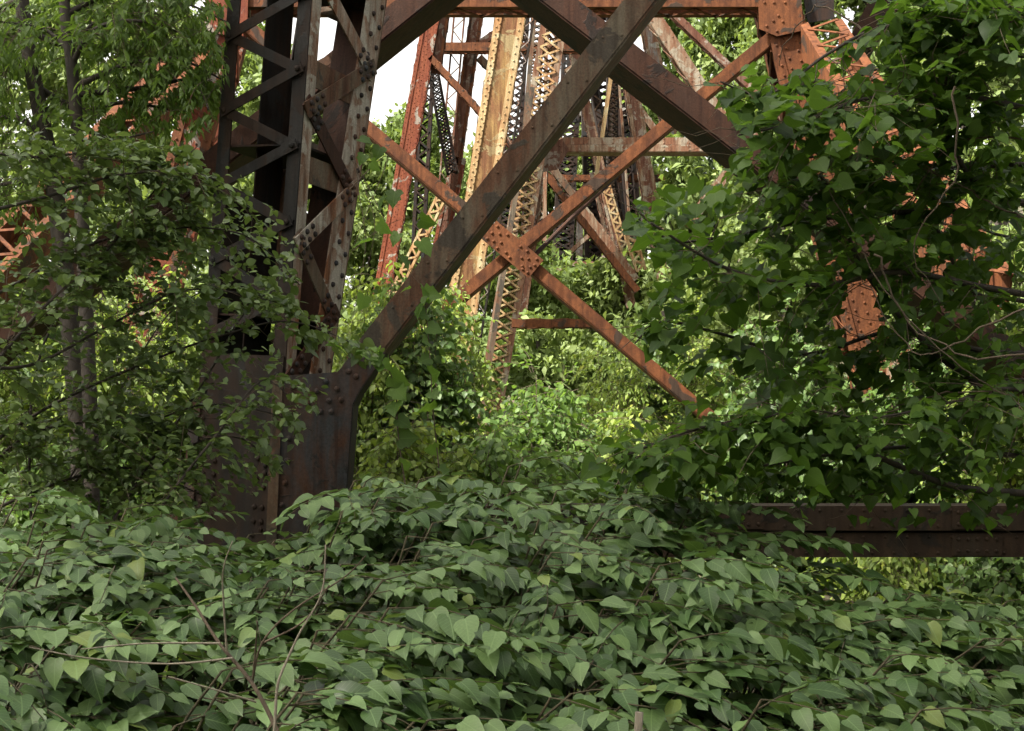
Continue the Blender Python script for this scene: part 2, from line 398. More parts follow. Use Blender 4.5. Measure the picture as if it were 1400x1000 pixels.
def leg(parent, p0, p1, w, d, mat, edge=None, rr=.02, rsp=.16, rows=(-.38, .38), stag=True, nrm=NF, side_mat=None, name='leg', core=None, lw=.05, sides=6, inset=.02):
    """built-up leg: cover plate on the face, riveted angles down both edges, laced sides"""
    t, s, n = fr(p0, p1, nrm); c = (p0 + p1) / 2; h = (p1 - p0) / 2; th = .016
    mb = MB()
    mb.obox(c - n * inset, h, s * w * .49, n * th / 2)
    mb.obox(c - n * d, h, s * w * .49, n * th / 2)
    o = mb.build(name, mat, parent)
    em = MB()
    for e in (-1, 1):
        em.obox(c + s * e * w * .385, h, s * w * .115, n * th / 2)
        em.obox(c + s * e * (w * .5 - th / 2) - n * (d * .11 + th / 2), h, s * th / 2, n * d * .11)
        em.obox(c + s * e * (w * .5 - th / 2) - n * (d * .89 - th / 2), h, s * th / 2, n * d * .11)
    em.build('edge_angle', edge or mat, o)
    l = MB()
    for e in (-1, 1):
        q = s * e * (w * .5 + .008); a = -n * d * .08; b = -n * d * .92
        zigzag(l, p0 + a + q, p1 + a + q, p0 + b + q, p1 + b + q, s * e, lw, .012, d * .55)
    l.build('lacing', side_mat or mat, o, 'stuff')
    r = MB(); L = (p1 - p0).length; k = 0
    for f in np.arange(.05, L, rsp):
        for i, q in enumerate(rows):
            on_edge = abs(q) > .27
            jit = (rsp / 2 if (stag and i % 2) else 0)
            r.rivet(p0 + t * min(L - .02, f + jit) + s * q * w + n * ((th / 2) if on_edge else (th / 2 - inset)), n, rr, sides)
    r.build('rivet_row', edge or mat, o, 'stuff')
    return o
def laced(parent, p0, p1, w, d, mat, lmat=None, lw=.05, pitch=None, name='laced_post', nrm=NF, chan=.14, cross=False, indiv=False, back=True):
    """two channels joined by zigzag lacing on the face (and on the back)"""
    t, s, n = fr(p0, p1, nrm); c = (p0 + p1) / 2; h = (p1 - p0) / 2; th = .014
    mb = MB()
    for e in (-1, 1):
        mb.obox(c + s * e * (w / 2 - th) - n * d / 2, h, s * th, n * d / 2)
        for k in (0, 1):
            mb.obox(c + s * e * (w / 2 - chan * w / 2) - n * (k * d - (.5 - k) * 2 * th * .5), h, s * chan * w / 2, n * th / 2)
    o = mb.build(name, mat, parent)
    l = MB(); sink = [] if indiv else None
    for k in ((0, 1) if back else (0,)):
        q = n * (th * 1.2) if k == 0 else -n * (d + th * 1.2)
        a = -s * (w / 2 - chan * w / 2); b = -a
        zigzag(l, p0 + a + q, p1 + a + q, p0 + b + q, p1 + b + q, n if k == 0 else -n, lw, .01, pitch or w * .6, cross, sink=sink)
    if indiv:
        for (a, b) in sink:
            k = MB(); k.bar(a, b, lw, .012, n); k.build('lacing_bar', lmat or mat, o)
    else: l.build('lacing', lmat or mat, o, 'stuff')
    return o
def plate(parent, pxs, Y, mat, th=.02, name='gusset_plate', riv=(), rr=.02, rmat=None, tilt=0):
    pts = [at(x, y, Y + tilt * i) for i, (x, y) in enumerate(pxs)]
    n = (pts[1] - pts[0]).cross(pts[2] - pts[0]).normalized()
    if n.y > 0: n = -n
    mb = MB(); mb.prism(pts, n, th); o = mb.build(name, mat, parent)
    if riv:
        r = MB()
        for (x, y) in riv: r.rivet(at(x, y, Y) + n * th / 2, n, rr, 8)
        r.build('rivet_row', rmat or mat, o, 'stuff')
    return o

# ---- nearest bent: the dark laced leg, its gusset, the long diagonal and the ground strut
Y0 = 10.3
nb = thing('steel_bent', 'nearest dark steel bent with laced riveted leg, long diagonal and low strut', 'trestle bent', (at(380, 700, Y0).x, Y0, 0))
F0, F1 = at(371, 760, Y0), at(436, -150, Y0)
tl = (F1 - F0).normalized()
a25 = math.radians(25)
u = Vector((-math.cos(a25), math.sin(a25), 0)); v = Vector((math.sin(a25), math.cos(a25), 0))
u = (u - tl * u.dot(tl)).normalized(); v = (v - tl * v.dot(tl)).normalized()
WL, WR = .76, .80
LLEG = (F1 - F0).length
def wr(f): return .44 + .70 * f / LLEG          # the right face widens upwards
tr = (F1 + v * wr(LLEG) - F0 - v * wr(0)).normalized()
nl = -v; nr = -u      # outward normals of the left (laced) and right faces
def near_leg():
    LL = LLEG; WR = .8
    root = MB()   # inner diaphragms hold the leg together
    for f in (.06, .36, .62, .9):
        WR = wr(LL * f); c = F0 + tl * LL * f + u * WL / 2 + v * WR / 2
        if f == .06: root.obox(c, u * (WL / 2 - .03), v * (WR / 2 - .03), tl * .008); o = root.build('leg', M['black'], nb)
        else: q = MB(); q.obox(c, u * (WL / 2 - .03), v * (WR / 2 - .03), tl * .008); q.build('diaphragm', M['black'], o)
    def angle(base, du, dv, mat, mat2, wu=.115, wv=.115, ax=None):
        tl = ax or (F1 - F0).normalized()
        for dd, nn, ww, m in ((du, dv, wu, mat), (dv, du, wv, mat2)):
            k = MB(); c = base + tl * LL / 2 + dd * ww / 2 + nn * .007
            if dd is dv: c = base + tl * LL / 2 + dd * (ww / 2 + .014) + nn * .007
            k.obox(c, tl * LL / 2, dd * ww / 2, nn * .007); k.build('corner_angle', m, o)
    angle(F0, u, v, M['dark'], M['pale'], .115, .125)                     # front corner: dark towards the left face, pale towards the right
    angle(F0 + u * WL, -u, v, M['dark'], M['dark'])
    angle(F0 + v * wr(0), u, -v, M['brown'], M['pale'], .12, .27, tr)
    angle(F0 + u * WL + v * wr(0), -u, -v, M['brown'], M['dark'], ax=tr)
    rv_ = MB(); rp = MB()
    # left face lacing: rivets seen at heights of about 51 px
    k = 0; z0 = .0; step = .285
    f = 1.62
    sideL = True
    prev = None
    while f < LL - .1:
        p = F0 + tl * f + u * (WL - .055 if sideL else .055) - v * (.012 + (.013 if k % 2 else 0))
        if prev is not None:
            m = MB(); q0, q1 = prev, F0 + tl * f + u * (WL - .055 if sideL else .055)
            dirv = (q1 - q0).normalized(); lift = -v * (.009 + (.0135 if k % 2 else 0))
            m.bar(q0 + lift - dirv * .035, q1 + lift + dirv * .035, .078, .012, nl); m.build('lacing_bar', M['dark'], o)
            # the same zigzag on the far side of the leg
            m = MB(); q2, q3 = q0 + v * (wr(f - step) + .012 + (.0135 if k % 2 else 0)), q1 + v * (wr(f) + .012 + (.0135 if k % 2 else 0))
            m.bar(q2, q3, .078, .012, v); m.build('lacing_bar', M['brown'], o)
        rv_.rivet(p - v * .012, nl, .024, 9)
        prev = F0 + tl * f + u * (WL - .055 if sideL else .055)
        sideL = not sideL; k += 1; f += step
    # left face: foot plate with rivets
    m = MB(); m.obox(F0 + tl * .72 + u * WL / 2 - v * .010, tl * .76, u * (WL / 2 - .004), v * .009); m.build('batten_plate', M['dark'], o)
    for fz in np.arange(.14, 1.4, .105):
        for q in (.10, .17, WL - .10, WL - .2) if fz < .75 else (.06, WL - .06): rv_.rivet(F0 + tl * (fz + random.choice((0, .045))) + u * q - v * .019, nl, .023, 9)
    # outer guard angle at the foot's far left edge
    m = MB(); m.obox(F0 + tl * .35 + u * (WL + .01) - v * .03, tl * .75, u * .05, v * .007); m.build('corner_angle', M['slate'], o)
    # right face: broad zigzag of flat bars with clusters of rivets
    f = 1.35; side = 0; prev = None; k = 0; step = .50
    while f < LL + .2:
        q = F0 + tl * f + v * (.07 if side == 0 else wr(f) - .12)
        if prev is not None:
            m = MB(); dr = (q - prev).normalized(); lift = -u * (.010 + (.0145 if k % 2 else 0))
            m.bar(prev + lift - dr * .07, q + lift + dr * .07, .125, .013, nr); m.build('lacing_bar', M['pale'] if k % 3 == 0 else M['umber'] if k % 3 == 1 else M['brown'], o)
            for e, pp in ((1, prev), (-1, q)):
                for a in (.0, .085, .17):
                    for b in (-.033, .033):
                        sd = dr.cross(nr)
                        rp.rivet(pp + lift - u * .008 + dr * e * a + sd * b, nr, .023, 9)
        prev = q; side = 1 - side; k += 1; f += step
    for fz in (2.9, 3.62):
        m = MB(); m.obox(F0 + tl * fz + v * wr(fz) * .5 + u * .02, tl * .10, v * (wr(fz) / 2 - .06), u * .007); m.build('batten_plate', M['brown'], o)
    # rivet rows down the right hand flange
    for i, fz in enumerate(np.arange(.9, LL, .085)):
        rp.rivet(F0 + tl * fz + v * (wr(fz) - (.06 if i % 2 else .17)) - u * .004, nr, .022, 8)
        if i % 2: rp.rivet(F0 + tl * fz + v * (wr(fz) + .001) + u * .05, v, .022, 8)
    rv_.build('rivet_row', M['dark'], o, 'stuff'); rp.build('rivet_row', M['slate'], o, 'stuff')
    # black plate added low down, standing in for the shade inside the leg
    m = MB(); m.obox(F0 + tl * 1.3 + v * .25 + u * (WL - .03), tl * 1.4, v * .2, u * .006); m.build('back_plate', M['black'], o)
    m = MB(); m.obox(F0 + tl * LL / 2 + u * WL * .62 + v * .28, tl * LL / 2, v * .17, u * .006); m.build('shade_plate', M['dark'], o)  # added dark plate, blocks the view through and darkens the interior
    m = MB(); m.obox(F0 + tl * LL / 2 + u * WL * .30 + v * (wr(LL / 2) - .05), tr * LL / 2, u * WL * .24, v * .005); m.build('back_plate', M['umber'], o)
    # footing
    m = MB(); c = F0 + u * WL / 2 + v * WR / 2; m.obox(Vector((c.x, c.y, .33)), Vector((.75, 0, 0)), Vector((0, .8, 0)), Vector((0, 0, .45))); m.build('footing', M['concrete'], nb)
near_leg()
# gusset at the foot, where the long diagonal starts
gp = plate(nb, [(388, 514), (462, 509), (499, 461), (526, 482), (490, 536), (482, 553), (466, 760), (372, 760)], Y0 - .085, M['slate'], .02,
           riv=[(421, 551), (433, 535), (446, 522), (450, 548), (461, 532), (466, 547), (438, 563), (453, 563), (477, 508), (489, 494), (500, 480), (487, 515), (498, 500), (509, 486), (400, 530), (401, 545), (399, 562), (395, 600), (393, 630), (390, 660), (386, 690), (398, 575)], rr=.023)
fl = [(526, 482), (490, 536), (482, 553), (466, 762)]
for i in range(3):
    (xa, ya), (xb, yb) = fl[i], fl[i + 1]; m = MB()
    pts = [at(xa, ya, Y0 - .09), at(xa + 1.5, ya + 1, Y0 - .09), at(xb + 2, yb + .5, Y0 - .09), at(xb, yb, Y0 - .09)]
    m.prism([p + Vector((.001, .15 + .002 * i, 0)) for p in pts], NF, .34); m.build('edge_flange', M['dark'], gp)
m = MB(); m.bar(at(380, 514, Y0 - .10), at(370, 758, Y0 - .10), .075, .02, NF); m.build('edge_flange', M['brown'], gp)
YA = Y0 - .06
sl = 1.287
def onA(y): return at(869 - (y - 9) / sl, y, YA)
A = brace(nb, onA(500), onA(-420), .168, .52, M['brown'], 'diagonal', solid=True, rv_end=False)
r = MB(); tA, sA, nA = fr(onA(540), onA(-420))
for i, q in enumerate(np.arange(.5, 6, .42)):
    for e in (-.05, .05): r.rivet(onA(500) + tA * (q + .1 * (e > 0)) + sA * e + nA * .009, nA, .012, 6)
r.build('rivet_row', M['brown'], A, 'stuff')
# the strut near the ground: two stacked channels with a gap between
YS = Y0 + .25
for (ya, yb, yo) in ((692, 725.5, 0), (728.5, 762, .03)):
    m = MB(); pa, pb = at(462, (ya + yb) / 2, YS + yo), at(1900, (ya + yb) / 2, YS + yo)
    hh = (yb - ya) / 2 / FPX * YS
    m.obox((pa + pb) / 2, (pb - pa) / 2, Vector((0, 0, hh)), Vector((0, .008, 0)))
    m.obox((pa + pb) / 2 + Vector((0, .22, hh - .008)), (pb - pa) / 2 * .999, Vector((0, 0, .008)), Vector((0, .21, 0)))
    m.obox((pa + pb) / 2 + Vector((0, .44, 0)), (pb - pa) / 2, Vector((0, 0, hh)), Vector((0, .008, 0)))
    st = m.build('strut', M['strut'], nb)
    r = MB()
    for x in range(640, 1800, 30):
        r.rivet(at(x, ya + 6, YS + yo) + NF * .008, NF, .014, 6); r.rivet(at(x + 12, yb - 6, YS + yo) + NF * .008, NF, .014, 6)
    for xs in (1010, 1335):
        q = MB(); q.obox((at(xs, (ya + yb) / 2, YS + yo) + NF * .015), Vector((.19, 0, 0)), Vector((0, .007, 0)), Vector((0, 0, hh * .86))); q.build('splice_plate', M['strut'], st)
        for dx in (-26, -13, 0, 13, 26):
            for dy in (-8, 8): r.rivet(at(xs + dx, (ya + yb) / 2 + dy, YS + yo) + NF * .022, NF, .016, 7)
    r.build('rivet_row', M['strut'], st, 'stuff')
m = MB(); m.bar(at(462, 700, YS + .35), at(180, 706, YS + 2.2), .16, .05, Vector((0, -.3, 1))); m.build('strut', M['umber'], nb)

# ---- second bent: great crossed diagonals that pass behind the near leg
Y1 = 12.0
b1 = thing('steel_bent', 'dark brown steel bent whose wide crossed diagonals form an inverted V overhead', 'trestle bent', (0, Y1, 0))
def onB(x): return at(x, 11 + .78 * (x - 777), Y1)
def onC(x): return at(x, 42 - .80 * (x - 515), Y1 + .02)
brace(b1, onB(420), onB(1640), .178, .62, M['umber'], 'diagonal', solid=True, rr=.018, rv_end=False)
brace(b1, onC(-260), onC(960), .178, .62, M['umber'], 'diagonal', solid=True, rr=.018, rv_end=False)
plate(b1, [(600, -60), (664, -120), (728, -60), (664, 0 - 8)], Y1 - .03, M['umber'], .016, riv=[(640, -60), (664, -80), (688, -60), (664, -40)])
for x0, x1 in ((-260, -60), (1640, 1440)):
    laced(b1, at(x0, 690, Y1 + .3), at(x1, -520, Y1 + .3), .6, .7, M['dark'], pitch=.32, lw=.07, name='leg')

# ---- third bent: orange rust, X braced, sunlit
Y2 = 20.0
b2 = thing('steel_bent', 'orange rusted X-braced steel bent with riveted centre plate, standing in sunlight', 'trestle bent', (-.1, Y2, -.15))
def onR(y): return at(1066 + .262 * y, y, Y2)
def onL(y): return at(312 - .262 * y, y, Y2)
rws = (-.42, -.35, -.12, .12, .35, .42)
for fn in (onR, onL):
    leg(b2, fn(765), fn(-420), .56, .62, M['orange'] if fn is onR else M['red'], M['orange'], .021, .15, (-.38, -.14, .14, .38), lw=.06, sides=7)
S0 = brace(b2, at(300, -5, Y2 - .02), at(1080, -5, Y2 - .02), .31, .5, M['orange'], 'strut', lw=.05, pitch=.34, indiv=True, rv_end=False)
def onE(x): return at(x, 341 + .845 * (x - 700), Y2 - .04)
def onF(x): return at(x, 346 - .83 * (x - 700), Y2 + .03)
brace(b2, onE(318), onE(1150), .150, .36, M['orange'], 'diagonal', lw=.05, pitch=.3, rv_end=False, solid=True)
brace(b2, onF(1062), onF(240), .150, .36, M['orange'], 'diagonal', lw=.05, pitch=.3, rv_end=False, solid=True)
ca, sa = math.cos(math.radians(40)), math.sin(math.radians(40))
def gp2(a, b): return (700 + a * ca - b * sa, 342 + a * sa + b * ca)
plate(b2, [gp2(-42, -17), (gp2(42, -17)), gp2(42, 15), gp2(-42, 15)], Y2 - .09, M['orange'], .02,
      riv=[gp2(a, b) for a, b in ((-36, -12), (-36, 0), (-36, 10), (-27, -6), (-27, 7), (-18, -12), (-18, 2), (-17, 11), (-4, 8), (4, 10), (6, -11), (17, -12), (17, 0), (25, -5), (25, 8), (34, -12), (34, 2), (36, 10), (28, 11), (37, -4))], rr=.024)
plate(b2, [(1036, -30), (1094, -30), (1098, 42), (1062, 50), (1038, 40)], Y2 - .06, M['orange'], .016,
      riv=[(1045, 4), (1058, 4), (1073, 4), (1064, 22), (1070, 30), (1057, 29), (1048, 36), (1062, 43), (1047, -10), (1060, -10), (1075, -10)], rr=.022)
plate(b2, [(282, -30), (340, -30), (338, 40), (316, 50), (280, 42)], Y2 - .06, M['red'], .016, riv=[(300, 5), (315, 8), (325, 20), (300, 25)], rr=.022)
# round tie rod under the centre plate
m = MB(); m.tube([at(728, 352, Y2 + .25), at(780, 300, Y2 + 1.0), at(850, 235, Y2 + 2)], .035, .03, 8); m.build('tie_rod', M['umber'], b2)
# laced struts coming towards the camera, on both outer sides
laced(b2, at(1122, 30, Y2), at(1345, 380, 14.2), .62, .4, M['orange'], M['orange'], .05, .3, 'side_brace', indiv=True, chan=.2, back=False)
laced(b2, at(262, 70, Y2), at(-60, 400, 14.2), .50, .4, M['orange'], M['orange'], .05, .3, 'side_brace', indiv=True, chan=.2, back=False)
plate(b2, [(1096, -20), (1140, -20), (1140, 26), (1104, 32)], Y2 + .2, M['black'], .02, name='gusset_plate')
plate(b2, [(1102, 58), (1118, 62), (1140, 112), (1104, 118)], Y2 + .1, M['orange'], .02, riv=[(1112, 84), (1122, 95), (1132, 104)], rr=.022)
laced(b2, at(1240, -20, 17.5), at(1175, 92, 20.5), .22, .3, M['black'], M['brown'], .03, .22, 'side_brace', chan=.3)
# laced outer posts seen through the leaves low down
laced(b2, at(112, 395, 17), at(142, 700, 17), .36, .35, M['black'], M['black'], .05, .3, 'laced_post', chan=.3)
mb = MB(); mb.bar(at(132, 400, 16.9), at(160, 690, 16.9), .065, .05, NF); mb.build('edge_angle', M['orange'], b2)
laced(b2, at(1240, 470, 18), at(1262, 760, 18), .40, .35, M['tan'], M['orange'], .05, .3, 'laced_post', chan=.22)

# ---- fourth tower: ochre leg, cream struts
Y3 = 27.0
b3 = thing('steel_tower', 'steel tower with ochre stained riveted leg and pale cream horizontal strut', 'trestle tower', (1, 29, -.3))
def ln(x0, y0, x1, y1, Y, ya, yb):
    k = (x1 - x0) / (y1 - y0); return at(x0 + k * (ya - y0), ya, Y), at(x0 + k * (yb - y0), yb, Y)
p = ln(697, 25, 668, 200, Y3, 720, -260); leg(b3, p[0], p[1], .57, .6, M['gold'], M['cream'], .022, .15, (-.40, -.30, .37), name='leg', lw=.04)
p = ln(723, 25, 694, 200, 29, 700, -260); laced(b3, p[0], p[1], .22, .5, M['dark'], M['bluegrey'], .018, .22, 'laced_post', chan=.16)
p = ln(758, 30, 670, 555, 33, 690, -260); laced(b3, p[0], p[1], .62, .55, M['tan'], M['cream'], .045, .26, 'leg', chan=.24, cross=True)
p = ln(742, 30, 660, 555, 32.8, 690, 120); mb = MB(); mb.bar(p[0], p[1], .12, .1, NF); mb.build('edge_angle', M['brown'], b3)
S2 = brace(b3, at(752, 193, 34), at(972, 193, 34), .17, .5, M['tan'], 'strut', rr=.02, lw=.05)
brace(b3, at(752, 203, 33.9), at(972, 203, 33.9), .15, .5, M['tan'], 'strut', rr=.02, solid=True)
brace(b3, at(700, 442, 30), at(815, 442, 30), .17, .35, M['orange'], 'strut', rr=.02)
brace(b3, at(870, -14, 36), at(985, 160, 36), .36, .4, M['tan'], 'diagonal', rr=.02)
brace(b3, at(1100, 102, 37), at(940, 307, 37), .26, .3, M['tan'], 'diagonal', rr=.02)
brace(b3, at(905, 3, 40), at(1085, 175, 40), .20, .3, M['rose'], 'diagonal', rr=.02)
p = ln(1080, 60, 1106, 170, 36, 640, -260); leg(b3, p[0], p[1], .50, .6, M['bluegrey'], M['tan'], .022, .16, (-.40, .0, .40))
p = ln(1046, 260, 1060, 330, 38, 560, 200); mb = MB(); mb.bar(p[0], p[1], .14, .1, NF); mb.build('edge_angle', M['tan'], b3)
plate(b3, [(738, 205), (768, 190), (778, 205), (762, 232), (740, 236)], 33.7, M['rose'], .03, riv=[(746, 212), (756, 205), (765, 200), (748, 225), (758, 220), (768, 208)], rr=.025)

# ---- fifth tower: red and white leg at its outer corner
Y4 = 45.0
b4 = thing('steel_tower', 'distant steel tower with peeling red and white leg and thin laced posts', 'trestle tower', (-1, 48, .3))
p = ln(590, 20, 542, 287, Y4, 560, -200); leg(b4, p[0], p[1], .53, .6, M['red'], M['red'], .02, .17, (-.42, -.25, -.08, .08, .25, .42), lw=.06, side_mat=M['black'])  # black side lacing: the unlit side is put into the colour
p = ln(606, 20, 596, 84, Y4 + .3, 96, -200); leg(b4, p[0], p[1], .36, .5, M['rose'], M['orange'], .018, .2)
brace(b4, at(588, 78, Y4), at(700, 200, Y4), .2, .25, M['orange'], 'diagonal', rr=.02)
p = ln(583, 120, 573, 305, Y4 + 2, 400, 100); laced(b4, p[0], p[1], .46, .5, M['black'], M['black'], .06, .28, 'laced_post', chan=.24)
p = ln(591, 92, 616, 225, Y4 + 1, 235, 88); laced(b4, p[0], p[1], .40, .5, M['black'], M['dark'], .05, .22, 'laced_post', chan=.22, cross=True)
p = ln(650, 28, 627, 185, 50, 225, -200); leg(b4, p[0], p[1], .46, .5, M['rose'], M['orange'], .02, .2, (-.4, -.1, .2, .4))
p = ln(624, 230, 600, 345, 50, 560, 215); leg(b4, p[0], p[1], .52, .5, M['rose'], M['red'], .02, .2, (-.4, -.1, .2, .4))
p = ln(627, 28, 612, 200, 49.5, 300, -200); laced(b4, p[0], p[1], .42, .3, M['rose'], M['brown'], .04, .42, 'laced_post', chan=.12, back=False)
p = ln(602, 272, 555, 368, 44, 420, 262); laced(b4, p[0], p[1], .34, .3, M['cream'], M['cream'], .06, .2, 'laced_post', chan=.22)
brace(b4, at(590, 64, Y4 + 4), at(806, 64, Y4 + 4), .30, .45, M['orange'], 'strut', rr=.02)
brace(b4, at(655, 60, 50), at(700, 30, 50), .25, .3, M['rose'], 'diagonal', rr=.02)
brace(b4, at(655, 78, 50), at(700, 122, 50), .25, .3, M['brown'], 'diagonal', rr=.02)
p = ln(735, 30, 729, 160, 46, 330, -200); laced(b4, p[0], p[1], .46, .8, M['black'], M['brown'], .04, .2, 'laced_post', chan=.16, cross=True)
p = ln(730, 28, 716, 190, 41, 330, -200); mb = MB(); mb.bar(p[0], p[1], .13, .12, NF); mb.build('edge_angle', M['brown'], b4)
p = ln(747, 28, 746, 140, 44, 330, -200); mb = MB(); mb.bar(p[0], p[1], .12, .12, NF); mb.build('edge_angle', M['tan'], b4)
p = ln(757, 30, 750, 130, 48, 330, -200); laced(b4, p[0], p[1], .34, .5, M['dark'], M['tan'], .05, .3, 'laced_post', chan=.15)
p = ln(767, 40, 755, 128, 47, 500, -200); leg(b4, p[0], p[1], .30, .4, M['rose'], M['tan'], .02, .2, (-.3, .3))

# ---- sixth tower on the far slope
b5 = thing('steel_tower', 'farthest steel tower, pinkish riveted legs crowded with lattice and pale diagonals', 'trestle tower', (5, 54, 1))
p = ln(862, 110, 893, 290, 50, 560, -200); leg(b5, p[0], p[1], .52, .6, M['rose'], M['tan'], .024, .2, (-.42, -.2, .05, .25, .42), side_mat=M['black'])
p = ln(888, 45, 930, 245, 52, 520, -200); leg(b5, p[0], p[1], .50, .6, M['bluegrey'], M['tan'], .024, .22, (-.4, .0, .4), side_mat=M['black'])
p = ln(800, 137, 812, 190, 52, 420, -150); leg(b5, p[0], p[1], .34, .5, M['rose'], M['tan'], .022, .22)
p = ln(815, 130, 826, 190, 53, 300, -150); laced(b5, p[0], p[1], .36, .6, M['black'], M['brown'], .05, .3, 'laced_post')
p = ln(836, 100, 823, 188, 49, 260, -150); mb = MB(); mb.bar(p[0], p[1], .14, .12, NF); mb.build('edge_angle', M['cream'], b5)
p = ln(838, 100, 838, 188, 54, 270, -150); laced(b5, p[0], p[1], .42, .9, M['black'], M['brown'], .05, .2, 'laced_post', cross=True)
p = ln(846, 108, 852, 188, 50.5, 300, -150); mb = MB(); mb.bar(p[0], p[1], .08, .1, NF); mb.build('edge_angle', M['tan'], b5)
p = ln(856, 108, 880, 240, 50.8, 330, -150); laced(b5, p[0], p[1], .24, .5, M['black'], M['bluegrey'], .04, .3, 'laced_post')
p = ln(858, 230, 866, 320, 52, 380, 190); laced(b5, p[0], p[1], .40, .5, M['black'], M['black'], .05, .3, 'laced_post')
brace(b5, at(725, 243, 55), at(925, 243, 55), .22, .4, M['orange'], 'strut', rr=.02)
brace(b5, at(738, 228, 48), at(872, 398, 48), .22, .3, M['orange'], 'diagonal', rr=.02)
brace(b5, at(782, 268, 50), at(868, 384, 50), .40, .3, M['tan'], 'diagonal', rr=.02)
brace(b5, at(748, 220, 50), at(790, 275, 50), .24, .3, M['brown'], 'diagonal', rr=.02)
p = ln(820, 255, 853, 392, 54, 470, 235); leg(b5, p[0], p[1], .46, .5, M['rose'], M['brown'], .024, .2, (-.3, 0, .3))
p = ln(829, 255, 854, 342, 52, 352, 245); laced(b5, p[0], p[1], .34, .3, M['cream'], M['cream'], .07, .17, 'laced_post', chan=.2)
p = ln(860, 312, 874, 360, 50, 370, 308); laced(b5, p[0], p[1], .40, .3, M['cream'], M['cream'], .07, .19, 'laced_post', chan=.2)
p = (at(791, 420, 60), at(793, 290, 60)); leg(b5, p[0], p[1], .26, .3, M['bluegrey'], M['bluegrey'], .02, .3)
brace(b5, at(778, 361, 59), at(838, 361, 59), .16, .2, M['tan'], 'strut', rr=.02)
brace(b5, at(778, 346, 59.4), at(812, 316, 59.4), .16, .2, M['tan'], 'diagonal', rr=.02)
brace(b5, at(778, 400, 58.7), at(830, 347, 58.7), .15, .2, M['tan'], 'diagonal', rr=.02)
brace(b5, at(762, 366, 58.4), at(800, 402, 58.4), .15, .2, M['tan'], 'diagonal', rr=.02)
brace(b5, at(775, 100, 53), at(815, 70, 53), .3, .3, M['tan'], 'diagonal', rr=.02)
brace(b5, at(875, 150, 53), at(905, 190, 53), .25, .3, M['tan'], 'diagonal', rr=.02)
for (xa, ya, xb, yb) in ((775, 60, 812, 110), (796, 150, 850, 186)):
    plate(b5, [(xa, ya), (xb, ya), (xb, yb), (xa, yb)], 57, M['black'], .1, name='shade_plate')  # black plates stand in for the deep shade between the far posts
for (x0, y0, x1, y1, Y, w) in ((708, 60, 694, 300, 58, .85), (784, 40, 772, 300, 62, .9), (806, 60, 812, 300, 63, .8), (848, 60, 866, 330, 61, .8), (826, 100, 826, 260, 64, 1.0)):
    p = ln(x0, y0, x1, y1, Y, 420, -200); laced(b5, p[0], p[1], w, 1.2, M['black'], M['black'], .09, .32, 'laced_post', chan=.2, cross=True)
ab = thing('dark_backdrop', 'near-black abutment wall far behind the lattice towers', 'backdrop', (4, 70, 2))
m = MB(); m.obox(at(822, 300, 70) + Vector((0, 1, 0)), Vector((1.3, 0, 0)), Vector((0, .8, 0)), Vector((0, 0, 5.2))); m.build('wall', M['black'], ab)  # added near-black wall, stands in for the shaded gap behind the towers
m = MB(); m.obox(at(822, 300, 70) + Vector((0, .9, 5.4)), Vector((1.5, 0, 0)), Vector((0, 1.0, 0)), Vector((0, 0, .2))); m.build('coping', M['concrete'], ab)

# ------------------------------------------------------------------ plants
UP = Vector((0, 0, 1))
class Plant:
    def __init__(s, mask=None): s.P = []; s.D = []; s.N = []; s.S = []; s.w = MB(); s.mask = mask
    def leaf(s, p, d, n, size):
        if s.mask is not None and not s.mask(*proj(p + d * size * .5)): return
        s.P.append(tuple(p)); s.D.append(tuple(d)); s.N.append(tuple(n)); s.S.append(size)
    def twig(s, p, d, length, r, ls, sp, droop=.5, spread=.9, tipd=.35, bare=.1, jn=.35, sides=4, wood=True, jd=.22, up=UP):
        d = d.normalized(); n = max(3, int(length / .09)); pts = [p.copy()]; q = p.copy(); dd = d.copy()
        for i in range(n):
            dd = (dd + Vector((0, 0, -droop / n)) + rv(.05)).normalized(); q = q + dd * (length / n); pts.append(q.copy())
        ok = s.mask is None or (s.mask(*proj(pts[-1])) and s.mask(*proj(pts[len(pts) // 2])))
        if wood and ok: s.w.tube(pts, r, r * .45, sides)
        k = int(length / sp); sg = random.choice((-1, 1))
        for j in range(k):
            f = bare + (1 - bare) * (j + .5) / k; x = f * n; i = min(n - 1, int(x)); pp = pts[i].lerp(pts[i + 1], x - i)
            t = (pts[i + 1] - pts[i]).normalized(); sd = t.cross(UP)
            if sd.length < .05: sd = Vector((1, 0, 0))
            sd.normalize(); sg = -sg
            ld = (t * .55 + sd * sg * spread + Vector((0, 0, -tipd)) + rv(jd)).normalized()
            nn = (up + sd * sg * .15 + rv(jn)).normalized()
            s.leaf(pp + ld * .02 * ls / .1, ld, nn, ls * random.uniform(.65, 1.2) * (1 - .35 * (f > .85)))
        s.leaf(pts[-1], dd, (UP + rv(jn)).normalized(), ls * .7)
        return pts
    def finish(s, root, key, shapes, mat, bmat, n_obj=300, wname='twig', low=None, fname='foliage'):
        if s.w.v: s.w.build(wname, bmat, root, smooth=True)
        P, D, N, S = map(np.array, (s.P, s.D, s.N, s.S))
        px = CX + FPX * P[:, 0] / P[:, 1]; py = HY - FPX * (P[:, 2] - CZ) / P[:, 1]
        vis = (px > -20) & (px < 1420) & (py > -20) & (py < 1020)
        score = S / P[:, 1] * (.6 + .8 * rng.random(len(S))) * vis
        o = np.argsort(-score); a = o[:n_obj]; a = a[score[a] > 0]; b = np.setdiff1d(o, a)
        leaf_objects(key, shapes, P[a], D[a], N[a], S[a], mat, root)
        if len(b): leaf_cloud(fname, low or shapes, P[b], D[b], N[b], S[b], mat, root)
